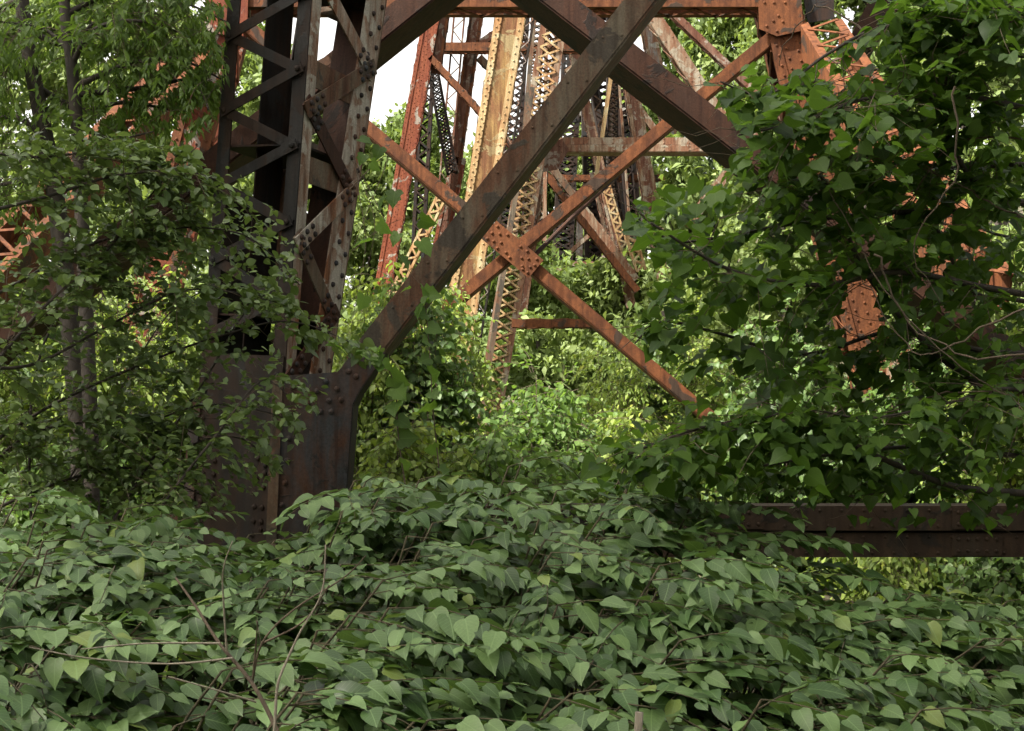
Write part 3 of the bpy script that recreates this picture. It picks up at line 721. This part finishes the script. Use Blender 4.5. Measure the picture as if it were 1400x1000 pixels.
def interp(xs, tab): return np.interp(xs, [t[0] for t in tab], [t[1] for t in tab])

# ---- knotweed in the foreground: clumps of arching canes with heart-shaped leaves
EDGE = [(-200, 700), (0, 690), (120, 690), (240, 715), (330, 712), (420, 690), (520, 668), (600, 640), (700, 645), (790, 668), (880, 640), (960, 712), (1050, 752), (1100, 770), (1180, 785), (1260, 800), (1330, 815), (1420, 810), (1600, 820)]
YF, YB = 3.7, 7.0
def ztop(x, Y):
    """height of the leaf canopy over a spot of ground"""
    px = CX + FPX * x / Y; zb = CZ - (interp(px, EDGE) - HY) / FPX * YB
    zf = CZ - 455 / FPX * YF
    k = min(1, max(0, (Y - YF) / (YB - YF)))
    return zf + (zb - zf) * k ** .8
def knot_clump(cx, cy, rx, ry, n, label):
    root = thing('knotweed_clump', label, 'knotweed', (cx, cy, hill(cx, cy)), 'knotweed clumps filling the foreground')
    pl = Plant()
    for i in range(n):
        bx = cx + random.uniform(-rx, rx); by = cy + random.uniform(-ry, ry)
        zt = ztop(bx, by) - .01 + random.uniform(-.24, .10)
        base = Vector((bx - random.uniform(.1, .5), by + random.uniform(-.1, .3), hill(bx, by)))
        top = Vector((bx, by, zt))
        mid = base.lerp(top, .55) + Vector((-.06, 0, .12))
        pts = catmull([base, mid, top], 5)
        pl.w.tube(pts, .008, .004, 5)
        az = random.gauss(-.35, .5)          # sprays mostly run to the right and towards the camera
        for j in range(random.randint(3, 4)):
            a = az + random.gauss(0, .55)
            st = pts[-1] if j == 0 else pts[-2 - random.randint(0, 2)]
            d = Vector((math.cos(a), math.sin(a), random.uniform(.0, .35))); td = random.uniform(.02, .32)
            pl.twig(st, d, random.uniform(.36, .66), .003, random.uniform(.075, .120), .038, droop=.5, spread=.55, tipd=td, jn=.22, jd=.16, up=Vector((-.15, random.uniform(-.25, .12), 1)))
    pl.finish(root, 'knot', S_KNOT, M['knot'], M['cane'], 140, 'cane')
    return root
CL = [  # px, Y, label
    (60, 4.3, 'knotweed clump in the bottom left corner of the thicket, pale heart leaves'),
    (300, 4.2, 'knotweed clump low in front, behind the bare forked dead branch'),
    (560, 4.2, 'knotweed clump at the bottom edge, left of the cut pale cane'),
    (800, 4.2, 'knotweed clump around the cut pale cane at the bottom edge'),
    (1060, 4.2, 'knotweed clump at the bottom edge, right of the cut pale cane'),
    (1310, 4.3, 'knotweed clump in the bottom right corner of the thicket'),
    (40, 5.5, 'knotweed clump at mid height on the left, below the small-leaved shrub'),
    (250, 5.5, 'knotweed clump at mid height just left of the dark leg foot'),
    (450, 5.5, 'knotweed clump at mid height right below the leg gusset plate'),
    (650, 5.5, 'knotweed clump at mid height in the middle of the thicket'),
    (850, 5.5, 'knotweed clump at mid height where the ground strut disappears'),
    (1050, 5.4, 'knotweed clump at mid height below the dark ground strut'),
    (1250, 5.2, 'knotweed clump on the right where the thicket slopes down'),
    (30, 6.6, 'knotweed clump at the thicket top by the left border'),
    (220, 6.7, 'knotweed clump at the thicket top touching the leg foot plate'),
    (440, 6.7, 'knotweed clump in front of the leg gusset, topmost leaves pale'),
    (600, 6.8, 'tall knotweed clump crowning the thicket below the long diagonal'),
    (760, 6.8, 'knotweed clump at the thicket top in front of the sunlit shrubs'),
    (1110, 6.3, 'knotweed clump half hiding the lower edge of the ground strut'),
    (1290, 6.0, 'knotweed clump under the ground strut near the right border'),
    (1410, 5.6, 'knotweed clump cut by the right border under the ground strut'),
    (915, 6.7, 'knotweed clump whose pointed sprays overlap the ground strut end'),
]
for px, Y, lab in CL:
    c = at(px, 600, Y); w = 125 / FPX * Y
    n = 19 if Y < 5 else 17
    if px == 915: n = 11; w *= .8
    knot_clump(c.x, Y, w, .55, n, lab)
# lower leaves filling the thicket, their colour darkened for the shade inside
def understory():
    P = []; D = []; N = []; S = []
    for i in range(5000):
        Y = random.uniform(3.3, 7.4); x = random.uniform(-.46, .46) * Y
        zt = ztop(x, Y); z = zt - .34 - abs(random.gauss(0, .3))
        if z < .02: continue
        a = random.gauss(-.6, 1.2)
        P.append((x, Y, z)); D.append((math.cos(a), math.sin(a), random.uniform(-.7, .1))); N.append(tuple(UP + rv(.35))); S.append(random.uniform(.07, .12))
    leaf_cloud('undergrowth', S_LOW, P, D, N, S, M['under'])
    tag(bpy.data.objects['undergrowth'], 'lower leaves inside the knotweed thicket, coloured dark for its inner shade', 'undergrowth', kind='stuff')
understory()
# cut cane stub and bare dead branches
cs = thing('cut_cane', 'short pale cut cane standing upright at the bottom edge', 'cane', at(872, 1060, 3.65))
m = MB(); m.tube([at(870, 1060, 3.65), at(872, 1010, 3.65), at(874, 974, 3.65)], .011, .011, 8); m.build('stub', M['dead'], cs, smooth=True)
db = thing('dead_branch', 'bare forked dead branch reaching up through the knotweed', 'branch', at(400, 1060, 3.72))
def stick(parent, pxs, Y0_, Y1_, r0, r1, mat, name='twig'):
    k = len(pxs); pts = catmull([at(x, y, Y0_ + (Y1_ - Y0_) * i / (k - 1)) for i, (x, y) in enumerate(pxs)], 5)
    m = MB(); m.tube(pts, r0, r1, 6); return m.build(name, mat, parent, smooth=True)
stick(db, [(400, 1060), (378, 998), (345, 935), (300, 880), (268, 830), (240, 790)], 3.72, 3.9, .008, .003, M['twig'], 'limb')
for q in ([(345, 935), (358, 880), (400, 835), (470, 790), (500, 760)], [(318, 900), (230, 908), (120, 900), (40, 885)], [(300, 880), (200, 880), (110, 888)], [(310, 890), (306, 830), (305, 780), (318, 740)], [(345, 935), (350, 880), (352, 850)], [(350, 960), (300, 945), (230, 925)], [(358, 880), (415, 850), (450, 800)]):
    stick(db, q, 3.8, 3.7, .0035, .0015, M['dead'] if q[1][0] < 330 else M['twig'])
wb = thing('dead_twig', 'single bleached white twig with a kink beside the forked dead branch', 'twig', at(376, 1040, 3.6))
stick(wb, [(372, 1040), (376, 985), (380, 935), (396, 895), (410, 865), (440, 810), (445, 745)], 3.6, 3.7, .005, .002, M['dead'])

# ---- broad dark leaved tree reaching in from the right
RX = [(-100, 1190), (0, 1190), (30, 1160), (60, 1150), (90, 1000), (110, 965), (150, 1000), (200, 1010), (235, 1000), (270, 890), (300, 855), (340, 880), (370, 905), (420, 885), (465, 862), (500, 890), (535, 930), (570, 870), (600, 830), (650, 800), (690, 830), (700, 900), (760, 1150), (800, 1250)]
def maskR(x, y):
    if x < interp(y, RX) or y > 730: return False
    if ((x - 1176) / 30) ** 2 + ((y - 430) / 52) ** 2 < 1: return False
    if 1030 < x < 1108 and 40 < y < 100 and random.random() < .8: return False
    if 1108 < x < 1205 and 20 < y < 112 and random.random() < .85: return False
    if 1190 < x < 1240 and 560 < y < 640 and random.random() < .7: return False
    if y > 676 and x < 1330: return random.random() < .1
    if 930 < x < 1040 and 180 < y < 270 and random.random() < .45: return False
    if 900 < x < 1010 and 455 < y < 545 and random.random() < .6: return False
    # ragged holes
    return math.sin(x * .083 + 1.3) * math.sin(y * .097) + .6 * math.sin(x * .15 + y * .12) > -.42
rt = thing('broadleaf_tree', 'dark broad-leaved tree whose branches hang in from the right border', 'tree', (3.9, 7.6, hill(3.9, 7.6)))
pr = Plant(maskR)
tp = catmull([Vector((3.9, 7.6, -.1)), Vector((3.8, 7.6, 2)), Vector((3.95, 7.5, 5)), Vector((3.7, 7.3, 9))], 5)
m = MB(); m.tube(tp, .17, .09, 10); m.build('trunk', M['bark'], rt, smooth=True)
BR = [
    ([(1560, 330), (1390, 275), (1330, 245), (1300, 190), (1292, 120), (1312, 40)], 7.4, 6.8, .022),
    ([(1560, 190), (1400, 148), (1320, 132), (1250, 133), (1180, 136), (1100, 165), (1010, 185)], 7.2, 6.2, .018),
    ([(1560, 430), (1340, 392), (1230, 372), (1120, 390), (1000, 370), (890, 305)], 7.4, 6.0, .02),
    ([(1560, 620), (1400, 560), (1300, 500), (1220, 420), (1170, 350), (1150, 280), (1120, 240)], 7.3, 6.6, .022),
    ([(1560, 560), (1390, 533), (1340, 540), (1260, 560), (1180, 572), (1090, 560), (1000, 590)], 7.0, 6.3, .012),
    ([(1560, 690), (1390, 674), (1300, 664), (1200, 625), (1080, 575), (960, 585), (850, 625)], 7.4, 6.2, .022),
    ([(1560, 480), (1360, 482), (1230, 452), (1100, 485), (980, 455), (905, 440), (868, 470)], 7.8, 6.6, .016),
    ([(1560, 90), (1390, 75), (1300, 30), (1200, 40), (1130, 75), (1050, 130), (985, 112)], 7.3, 6.4, .016),
    ([(1560, 370), (1400, 300), (1250, 290), (1120, 300), (1010, 320), (920, 330), (875, 290)], 7.9, 6.7, .018),
    ([(1560, 650), (1400, 625), (1280, 610), (1150, 620), (1020, 640), (900, 650), (820, 668)], 8.0, 7.0, .016),
    ([(1560, 240), (1420, 225), (1300, 230), (1200, 215), (1110, 215), (1040, 230)], 7.9, 6.9, .016),
    ([(1560, 20), (1400, -10), (1330, 70), (1280, 110), (1200, 95), (1150, 125)], 8.0, 7.2, .016),
    ([(1560, 520), (1420, 420), (1330, 400), (1290, 330), (1250, 260), (1180, 210)], 8.4, 7.8, .018),
    ([(1560, 600), (1400, 520), (1310, 560), (1240, 660), (1150, 680)], 8.2, 7.6, .014),
    ([(1560, -20), (1420, -30), (1330, 0), (1265, 25), (1215, 10)], 7.6, 7.0, .014),
    ([(1560, 60), (1450, 45), (1390, 15), (1340, -25)], 7.0, 6.6, .012),
    ([(1560, 330), (1450, 330), (1360, 320), (1310, 290), (1270, 300)], 8.8, 8.4, .014),
]
for pxs, ya, yb, r in BR:
    k = len(pxs); pts = catmull([at(x, y, ya + (yb - ya) * i / (k - 1)) for i, (x, y) in enumerate(pxs)], 5)
    b = MB(); b.tube(pts, r, r * .25, 6); b.build('branch', M['bark'], rt, smooth=True)
    for i in range(4, len(pts) - 1):
        t = (pts[i + 1] - pts[i]).normalized()
        for j in range(4):
            d = (t * random.uniform(.2, .9) + Vector((random.gauss(-.1, .5), random.gauss(0, .55), random.gauss(-.05, .28)))).normalized()
            if random.random() < .12:   # bare twig
                q = pts[i]; tw = [q + d * f + rv(.02) for f in (0, .12, .25, .38, .5)]
                pr.w.tube(tw, .003, .001, 4)
            else:
                pr.twig(pts[i] + rv(.02), d, random.uniform(.28, .72), .0028, random.uniform(.06, .108), .048, droop=.5, spread=.8, tipd=.22, jn=.38)
# pale tangled bare twigs
for pxs in ([(1420, 410), (1300, 470), (1250, 480), (1190, 400), (1150, 330)], [(1440, 465), (1340, 490), (1240, 440), (1150, 290), (1120, 230)], [(1420, 560), (1340, 535), (1240, 552), (1160, 585), (1130, 590)], [(1400, 190), (1300, 200), (1240, 280), (1180, 330), (1120, 345)], [(1300, 120), (1310, 230), (1250, 330), (1290, 420)], [(1200, 350), (1230, 420), (1310, 500), (1380, 540)], [(1400, 300), (1340, 270), (1260, 230), (1130, 210)], [(1180, 40), (1120, 10), (1085, 40), (1060, 90)]):
    ya = random.uniform(6.0, 6.9); pts = catmull([at(x, y, ya + .1 * i) for i, (x, y) in enumerate(pxs)], 6); pr.w.tube([p + rv(.008) for p in pts], .0055, .002, 5)
pr.finish(rt, 'lime', S_LIME, M['lime'], M['twig'], 300)

# ---- small oval leaved shrub on the left
LX = [(170, 120), (200, 250), (230, 320), (270, 360), (310, 395), (350, 415), (400, 405), (430, 430), (470, 520), (490, 530), (510, 470), (560, 435), (600, 410), (640, 395), (690, 330), (720, 260)]
def maskL(x, y):
    if y < 150 or y > 735 or x > interp(y, LX): return False
    if x > 285 and random.random() < (.62 if y < 430 else .68): return False
    if 262 < x < 300 and 500 < y and random.random() < .5: return False
    if 60 < x < 140 and 420 < y < 620 and random.random() < .5: return False
    return math.sin(x * .10 + .6) * math.sin(y * .09 + .4) + .6 * math.sin(x * .14 - y * .16) > -.5
ls = thing('leafy_shrub', 'small-leaved shrub spreading over the dark leg from the left border', 'shrub', (-2.9, 8.2, hill(-2.9, 8.2)))
pl = Plant(maskL)
LB = [
    [(60, 900), (40, 640), (60, 470), (150, 345), (260, 300), (350, 330)], [(-60, 640), (60, 560), (190, 500), (300, 460), (400, 440), (500, 478)],
    [(0, 800), (120, 640), (250, 560), (350, 560), (430, 590)], [(60, 800), (160, 690), (260, 610), (330, 600), (390, 650)],
    [(-60, 420), (0, 400), (100, 345), (200, 315), (330, 320), (410, 390)], [(100, 800), (200, 640), (280, 520), (340, 420), (400, 370)],
    [(-60, 300), (60, 270), (160, 240), (260, 235), (320, 260)], [(-60, 560), (60, 420), (140, 350), (220, 250), (270, 200)],
    [(-60, 720), (80, 660), (180, 640), (260, 670), (300, 690)], [(20, 900), (60, 720), (130, 600), (230, 430), (330, 380)],
    [(-60, 500), (40, 500), (140, 450), (240, 400), (320, 400), (400, 420)], [(-60, 200), (40, 215), (120, 210), (210, 215)],
    [(150, 800), (230, 680), (300, 590), (360, 520), (410, 560)], [(-60, 680), (30, 600), (100, 580), (200, 570), (280, 600)],
]
for pxs in LB:
    ya = random.uniform(7.4, 8.4); k = len(pxs)
    pts = catmull([at(x, y, ya + .18 * i + random.uniform(-.1, .1)) for i, (x, y) in enumerate(pxs)], 5)
    b = MB(); b.tube(pts, .011, .003, 6); b.build('branch', M['bark'], ls, smooth=True)
    for i in range(3, len(pts) - 1):
        t = (pts[i + 1] - pts[i]).normalized()
        for j in range(6):
            d = (t * random.uniform(.3, .9) + Vector((random.gauss(.1, .5), random.gauss(-.1, .55), random.gauss(0, .4)))).normalized()
            pl.twig(pts[i] + rv(.03), d, random.uniform(.25, .55), .0025, random.uniform(.048, .080), .032, droop=.3, spread=.8, tipd=.15, jn=.5)
pl.finish(ls, 'oval', S_OVAL, M['oval'], M['twig'], 300)

# ---- drooping lance-leaved trees, upper left
TX = [(-100, 315), (0, 312), (60, 312), (110, 312), (150, 300), (180, 285), (215, 215), (260, 150), (300, 80)]
def maskT(x, y):
    if x > interp(y, TX) or y > 330: return False
    if 225 < x and y > 150 and random.random() < .5: return False
    if (55 < x < 115 and 60 < y < 130) and random.random() < .65: return False
    if 170 < x < 250 and 150 < y < 215 and random.random() < .5: return False
    return math.sin(x * .11 + .2) * math.sin(y * .09 + .9) + .6 * math.sin(x * .15 + y * .17) > -.45
def lance_tree(label, pxs, Y, r, branches, jt):
    base = at(pxs[0][0], 600, Y); rootp = (base.x, Y, hill(base.x, Y))
    root = thing('lance_leaved_tree', label, 'tree', rootp); p = Plant(maskT)
    pts = catmull([Vector(rootp)] + [at(x, y, Y) for x, y in pxs], 5)
    m = MB(); m.tube(pts, r, r * .6, 9); m.build('trunk', M['bark'], root, smooth=True)
    for bp in branches:
        k = len(bp); q = catmull([at(x, y, Y + jt * i * random.choice((-1, 1))) for i, (x, y) in enumerate(bp)], 5)
        b = MB(); b.tube(q, r * .4, r * .08, 6); b.build('branch', M['bark'], root, smooth=True)
        for i in range(2, len(q) - 1):
            t = (q[i + 1] - q[i]).normalized()
            for j in range(8):
                d = (t * random.uniform(.2, .8) + Vector((random.gauss(0, .5), random.gauss(0, .6), random.gauss(-.1, .4)))).normalized()
                p.twig(q[i] + rv(.06), d, random.uniform(.35, .75), .003, random.uniform(.06, .10), .034, droop=.9, spread=.75, tipd=.5, jn=.6)
    p.finish(root, 'lance', S_LANCE, M['lance'], M['twig'], 250)
lance_tree('tree with thin dark trunk and drooping narrow leaves in the upper left corner', [(110, 620), (80, 300), (62, 190), (45, 100), (30, 0), (20, -200)], 11.2, .085,
           [[(45, 100), (10, 85), (-60, 130)], [(35, 40), (90, 60), (150, 20), (220, 25)], [(62, 190), (20, 160), (-40, 170)], [(50, 120), (110, 150), (170, 140), (230, 150)], [(25, -40), (100, -30), (200, -10)], [(30, 0), (-20, 20), (-60, 40)], [(70, 240), (20, 250), (-40, 260)]], .12)
lance_tree('second slimmer tree with reddish trunk whose foliage veils the red riveted leg', [(125, 620), (112, 300), (105, 170), (98, 90), (88, 0), (85, -200)], 10.7, .062,
           [[(98, 90), (130, 40), (200, 30), (280, 60)], [(100, 120), (170, 90), (240, 80), (305, 110)], [(90, 20), (160, -10), (240, 0), (310, 30)], [(105, 170), (150, 190), (210, 180)], [(95, 70), (60, 40), (0, 30)], [(88, 0), (180, -40), (290, -30)], [(100, 130), (200, 120), (262, 110), (285, 150)]], .12)

# ---- vine with broad translucent leaves climbing by the long diagonal
vn = thing('grape_vine', 'climbing vine with broad lobed leaves hanging beside the long diagonal', 'vine', at(600, 700, 9.6))
pv = Plant(None)
VST = [[(606, 720), (600, 640), (592, 560), (588, 490), (583, 430), (580, 395)], [(560, 700), (545, 600), (540, 530), (520, 490), (490, 478), (452, 470)]]
for i, q in enumerate(VST):
    pts = catmull([at(x, y, 9.5 + .1 * (i % 2)) for x, y in q], 6); pv.w.tube(pts, .006, .002, 5)
    for j in range(2, len(pts), 2):
        a = random.uniform(0, 6.28); d = Vector((math.cos(a), -abs(math.sin(a)) * .8, random.uniform(-.7, .1))).normalized()
        pv.leaf(pts[j], d, (UP * .5 + Vector((0, -1, 0)) * .8 + rv(.5)).normalized(), random.uniform(.09, .16))
for (x, y) in ((492, 190), (520, 202), (508, 222), (498, 212), (528, 270), (540, 262), (520, 305), (545, 320), (505, 330), (548, 352), (575, 330), (560, 395), (530, 395), (498, 405), (575, 300), (500, 482), (520, 476), (530, 490)):
    a = random.uniform(0, 6.28)
    pv.leaf(at(x, y, random.uniform(9.2, 9.8)), Vector((math.cos(a), -.3, -abs(math.sin(a)))).normalized(), (UP * .5 + Vector((0, -1, 0)) * .6 + rv(.6)).normalized(), random.uniform(.07, .14))
for q in ([(482, 200), (490, 260), (500, 330), (490, 400), (480, 460)], [(482, 260), (530, 210), (500, 290), (478, 360)], [(484, 210), (520, 290), (560, 370), (590, 400)], [(480, 340), (520, 310), (560, 300)], [(484, 220), (510, 300), (500, 370)]):
    pv.w.tube(catmull([at(x, y, 9.9) + rv(.01) for x, y in q], 6), .004, .0015, 4)
pv.finish(vn, 'vine', S_VINE, M['vine'], M['twig'], 120, 'stem')

# ---- sunlit shrubs between the bents
def shrub(px, top, Y, w, label, nst=22, mat='bright', shapes=S_CHIP, ls=.085, dens=1.0, grp='sunlit shrubs growing among the bents', nobj=40):
    c = at(px, 600, Y); z0 = hill(c.x, Y); H = at(px, top, Y).z - z0; W = w / FPX * Y
    root = thing('leafy_shrub', label, 'shrub', (c.x, Y, z0), grp); p = Plant()
    for i in range(nst):
        a = random.uniform(0, 6.283); rr = W * math.sqrt(random.random())
        tip = Vector((c.x + rr * math.cos(a), Y + rr * .8 * math.sin(a), z0 + H * (1 - .45 * (rr / W) ** 2) * random.uniform(.72, 1.02)))
        b = Vector((c.x + rr * .3 * math.cos(a), Y + rr * .3 * math.sin(a), z0 - .05))
        st = catmull([b, b.lerp(tip, .55) + Vector((0, 0, H * .08)), tip], 6); p.w.tube(st, .014, .004, 4)
        for k in range(2, len(st)):
            for j in range(int(4 * dens)):
                d = Vector((random.gauss(0, 1), random.gauss(-.25, 1), random.gauss(.15, .45))).normalized()
                p.twig(st[k] + rv(.05), d, random.uniform(.3, .65) * (.6 + .1 * H), .003, ls * random.uniform(.8, 1.25), .055, droop=.9, spread=.75, tipd=.5, jn=.5, sides=3)
    p.finish(root, 'br' + mat + str(id(shapes)), shapes, M[mat], M['twig'], nobj, 'stem')
SH = [
    (510, 335, 15.0, 75, 'pale green shrub directly right of the dark leg'), (575, 375, 15.0, 70, 'sunlit shrub under the lower end of the long diagonal'),
    (612, 370, 17.5, 48, 'sunlit shrub under the crossing of the orange braces'), (740, 485, 14.5, 65, 'low sunlit shrub in the middle below the centre plate'),
    (770, 480, 16.0, 75, 'sunlit shrub under the thin orange strut'), (845, 455, 22.5, 60, 'sunlit shrub beneath the lower right orange brace'),
    (900, 415, 23.0, 55, 'sunlit shrub right of the crowded lattice towers'), (960, 395, 23.0, 65, 'shrub glowing through the edge of the dark tree'),
    (560, 540, 12.6, 90, 'low shrub behind the climbing vine'), (700, 560, 12.9, 95, 'low shrub behind the middle of the thicket'), (850, 560, 14.5, 80, 'low shrub under the tip of the lower right brace'),
    (1060, 400, 16.0, 90, 'shrub behind the dark tree, left of the small riveted leg window'), (1290, 380, 16.5, 100, 'shrub behind the dark tree near the right border'), (1400, 400, 15.0, 90, 'shrub behind the dark tree at the right border'), (1180, 520, 16.5, 80, 'shrub at the foot of the orange leg seen through leaves'),
    (240, 330, 16.0, 75, 'bright shrub between the left trunks and the dark leg'), (160, 360, 15.0, 80, 'bright shrub behind the thin trunks on the left'), (60, 330, 16.0, 85, 'bright shrub behind the branches at the left border'), (-10, 420, 14.0, 80, 'shrub cut by the left border'), (200, 560, 12.8, 90, 'low bright shrub left of the dark leg foot'), (90, 600, 12.4, 90, 'low bright shrub behind the left shrub'),
    (1250, 700, 13.5, 120, 'low plants showing under the ground strut'), (1390, 720, 13.0, 110, 'low plants under the ground strut at the right border'),
]
M['fresh'] = leafmat('fresh_lance_leaf', (.062, .120, .022), (.115, .185, .045), .40, .5, .28, .1)
M['deep'] = leafmat('deep_green_leaf', (.050, .095, .022), (.085, .14, .036), .36, .45, .32, .25)
for i, (px, top, Y, w, lab) in enumerate(SH):
    mt, shp, sz, dn = (('bright', S_CHIP, .085, 1.0), ('fresh', S_LOW, .085, 1.1), ('bright', S_OVAL, .075, 1.0), ('deep', S_LIME[:2], .085, .8))[(i * 3 + i // 4) % 4]
    shrub(px, top, Y, w, lab, nst=int(15 + w / 7), mat=mt, shapes=shp, ls=sz, dens=dn)

# ground cover
def ground_cover():
    P = []; D = []; N = []; S = []
    for i in range(16000):
        Y = 8.5 + 26 * random.random() ** 1.3; x = random.uniform(-.5, .5) * Y
        a = random.uniform(0, 6.28)
        P.append((x, Y, hill(x, Y) + random.random() ** 2 * .55)); D.append((math.cos(a), math.sin(a), random.uniform(-.3, .5))); N.append(tuple(UP + rv(.4))); S.append(random.uniform(.07, .16))
    leaf_cloud('ground_cover', S_CHIP, P, D, N, S, M['bright'])
    tag(bpy.data.objects['ground_cover'], 'low weeds covering the ground between the bents', 'weeds', kind='stuff')
ground_cover()

# ---- wooded hillside
def crown_points(c, rx, rz, n):
    """leaf clumps on boughs: points gathered in uneven lobes"""
    nl = 26; L = rng.normal(size=(nl, 3)); L /= np.linalg.norm(L, axis=1, keepdims=True)
    L *= (rng.random((nl, 1)) ** .5) * .78; R = .22 + .26 * rng.random(nl)
    k = rng.integers(0, nl, n); q = rng.normal(size=(n, 3)); q /= np.linalg.norm(q, axis=1, keepdims=True)
    q *= (rng.random((n, 1)) ** .4); q[:, 2] *= .7
    p = L[k] + q * R[k][:, None]
    return p * np.array([rx, rx, rz]) + np.array(c), q
def hillside():
    for (mat, name, lab, spots) in (
        ('wood', 'woodland', 'sunlit wood covering the hillside behind the viaduct', 0), ('woodd', 'dark_woodland', 'wood with darker leaves behind the farthest tower', 1)):
        P = []; D = []; N = []; S = []; tr = MB(); R_ = []
        rows = []
        if spots == 0:
            # px, top y, depth, radius px
            for px in range(-120, 1600, 62):
                top = interp(px, [(-200, -60), (200, -40), (330, 0), (400, 70), (470, 110), (520, 125), (580, 125), (640, 170), (700, 160), (780, 150), (860, 110), (900, 40), (960, -60), (1100, -120), (1600, -150)])
                rows.append((px + random.uniform(-15, 15), top + random.uniform(0, 30), random.uniform(62, 78), 62))
            for px in range(-120, 1600, 70):
                top = interp(px, [(-200, 140), (300, 150), (430, 230), (520, 230), (620, 290), (760, 330), (860, 290), (930, 170), (1000, 40), (1100, 20), (1600, 0)])
                rows.append((px + random.uniform(-15, 15), top + random.uniform(0, 35), random.uniform(42, 56), 70))
            for px in range(-120, 1600, 80):
                top = interp(px, [(-200, 330), (430, 340), (620, 400), (880, 400), (1000, 260), (1600, 200)])
                rows.append((px + random.uniform(-15, 15), top + random.uniform(0, 40), random.uniform(26, 34), 85))
        else:
            for px, top, Y, r in ((960, 190, 58, 60), (1000, 230, 52, 60), (930, 240, 60, 50), (800, 300, 68, 45), (830, 370, 66, 45), (1080, 300, 50, 70), (820, 260, 76, 50)): rows.append((px, top, Y, r))
        if spots == 0: rows += [(655, 410, 37, 60), (735, 430, 38, 55), (800, 445, 39, 50), (850, 445, 38, 45), (760, 300, 72, 60), (700, 300, 70, 60)]
        for px, top, Y, r in rows:
            if 640 < px < 880 and Y < 36: continue
            rx = r / FPX * Y * 1.05; c = at(px, top, Y); rz = rx * random.uniform(1.1, 1.5); c.z -= rz * .85
            n = int(2300 if Y > 40 else 2000)
            p, q = crown_points(c, rx, rz, n); P.append(p); a = rng.normal(size=(n, 3)); a[:, 2] -= .6; D.append(a)
            nn = q * .8 + rng.normal(size=(n, 3)) * .5; nn[:, 2] += .8; N.append(nn); S.append(rng.uniform(.6, 1.3, n) * (.0052 * Y + .02))
            R_.append((rng.random(n) * .55 + random.random() * .45) % 1)
            # boughs below, down to the ground
            p2, q2 = crown_points((c.x, c.y, c.z - rz * 1.1), rx * .9, rz * .8, n // 2); P.append(p2); a = rng.normal(size=(n // 2, 3)); a[:, 2] -= .6; D.append(a)
            nn = q2 * .8 + rng.normal(size=(n // 2, 3)) * .5; nn[:, 2] += .8; N.append(nn); S.append(rng.uniform(.6, 1.3, n // 2) * (.0056 * Y + .02)); R_.append(rng.random(n // 2))
            g = hill(c.x, Y)
            if c.z > g: tr.tube([Vector((c.x, Y, g - .3)), Vector((c.x + .2, Y, (g + c.z) / 2)), Vector((c.x, Y, c.z + rz * .4))], .012 * Y * .4, .05, 6)
        o = leaf_cloud(name, S_CHIP, np.concatenate(P), np.concatenate(D), np.concatenate(N), np.concatenate(S), M[mat], rnd=np.concatenate(R_))
        tag(o, lab, 'woodland', kind='stuff')
        tw = tr.build('trunks', M['bark'], o, 'stuff')
hillside()

# ---- unseen tall trees added towards the sun, so their crowns shade the foreground
def shade_tree(x, y, cx, cy, cz, rx, rz, n, label):
    root = thing('sun_block_tree', label, 'tree', (x, y, 0))
    tp = [Vector((x, y, -.1)), Vector((x + .2, y, 4)), Vector((cx * .5 + x * .5, cy * .5 + y * .5, cz - 1)), Vector((cx, cy, cz + rz * .5))]
    m = MB(); m.tube(catmull(tp, 5), .28, .06, 9); m.build('trunk', M['bark'], root, smooth=True)
    p, q = crown_points((cx, cy, cz), rx, rz, n); D = rng.normal(size=(n, 3)); D[:, 2] -= .5
    N = rng.normal(size=(n, 3)) * .5; N[:, 2] += 1
    keep = ~((p[:, 1] > .5) & (HY - FPX * (p[:, 2] - CZ) / np.maximum(p[:, 1], .5) > -40))
    leaf_cloud('crown', S_CHIP, p[keep], D[keep], N[keep], rng.uniform(.22, .42, keep.sum()), M['lime'], root)
shade_tree(-13.0, -3.0, -10.4, -0.8, 17.0, 4.5, 3.0, 5200, 'unseen tall tree added left of the viewer, its high crown shading the thicket')
shade_tree(-10.5, 3.6, -8.6, 3.7, 18.0, 4.3, 3.0, 5200, 'unseen tall tree added beyond the left border to shade the near bent')
shade_tree(-15.0, 5.0, -13.0, 3.6, 18.5, 4.2, 3.0, 4200, 'unseen tall tree added farther beyond the left border to shade the leg and left shrub')
def surrounding_wood():
    """the wood goes on behind the viewer and to both sides"""
    P = []; D = []; N = []; S = []; tr_ = MB()
    spots = [(13 * math.cos(a) + random.uniform(-1.5, 1.5), 3 + 12 * math.sin(a) + random.uniform(-1.5, 1.5)) for a in np.linspace(math.pi * .97, math.pi * 2.03, 22)]
    spots += [(sx * random.uniform(12, 14), y) for sx in (-1, 1) for y in (4, 7, 10, 13, 16, 19)]
    for x, y in spots:
        for cz, rz, rx in ((7.0, 3.4, 2.6), (2.4, 2.4, 2.3)):
            n = 900; p, q = crown_points((x, y, cz), rx, rz, n); d = rng.normal(size=(n, 3)); d[:, 2] -= .5; nn = rng.normal(size=(n, 3)) * .6; nn[:, 2] += .8
            P.append(p); D.append(d); N.append(nn); S.append(rng.uniform(.28, .5, n))
        tr_.tube([Vector((x, y, -.2)), Vector((x, y, 4)), Vector((x + .2, y, 9))], .18, .06, 7)
    o = leaf_cloud('surrounding_woodland', S_CHIP, np.concatenate(P), np.concatenate(D), np.concatenate(N), np.concatenate(S), M['woodd'])
    tag(o, 'wood continuing behind the viewer and to both sides', 'woodland', kind='stuff'); tr_.build('trunks', M['bark'], o, 'stuff')
surrounding_wood()
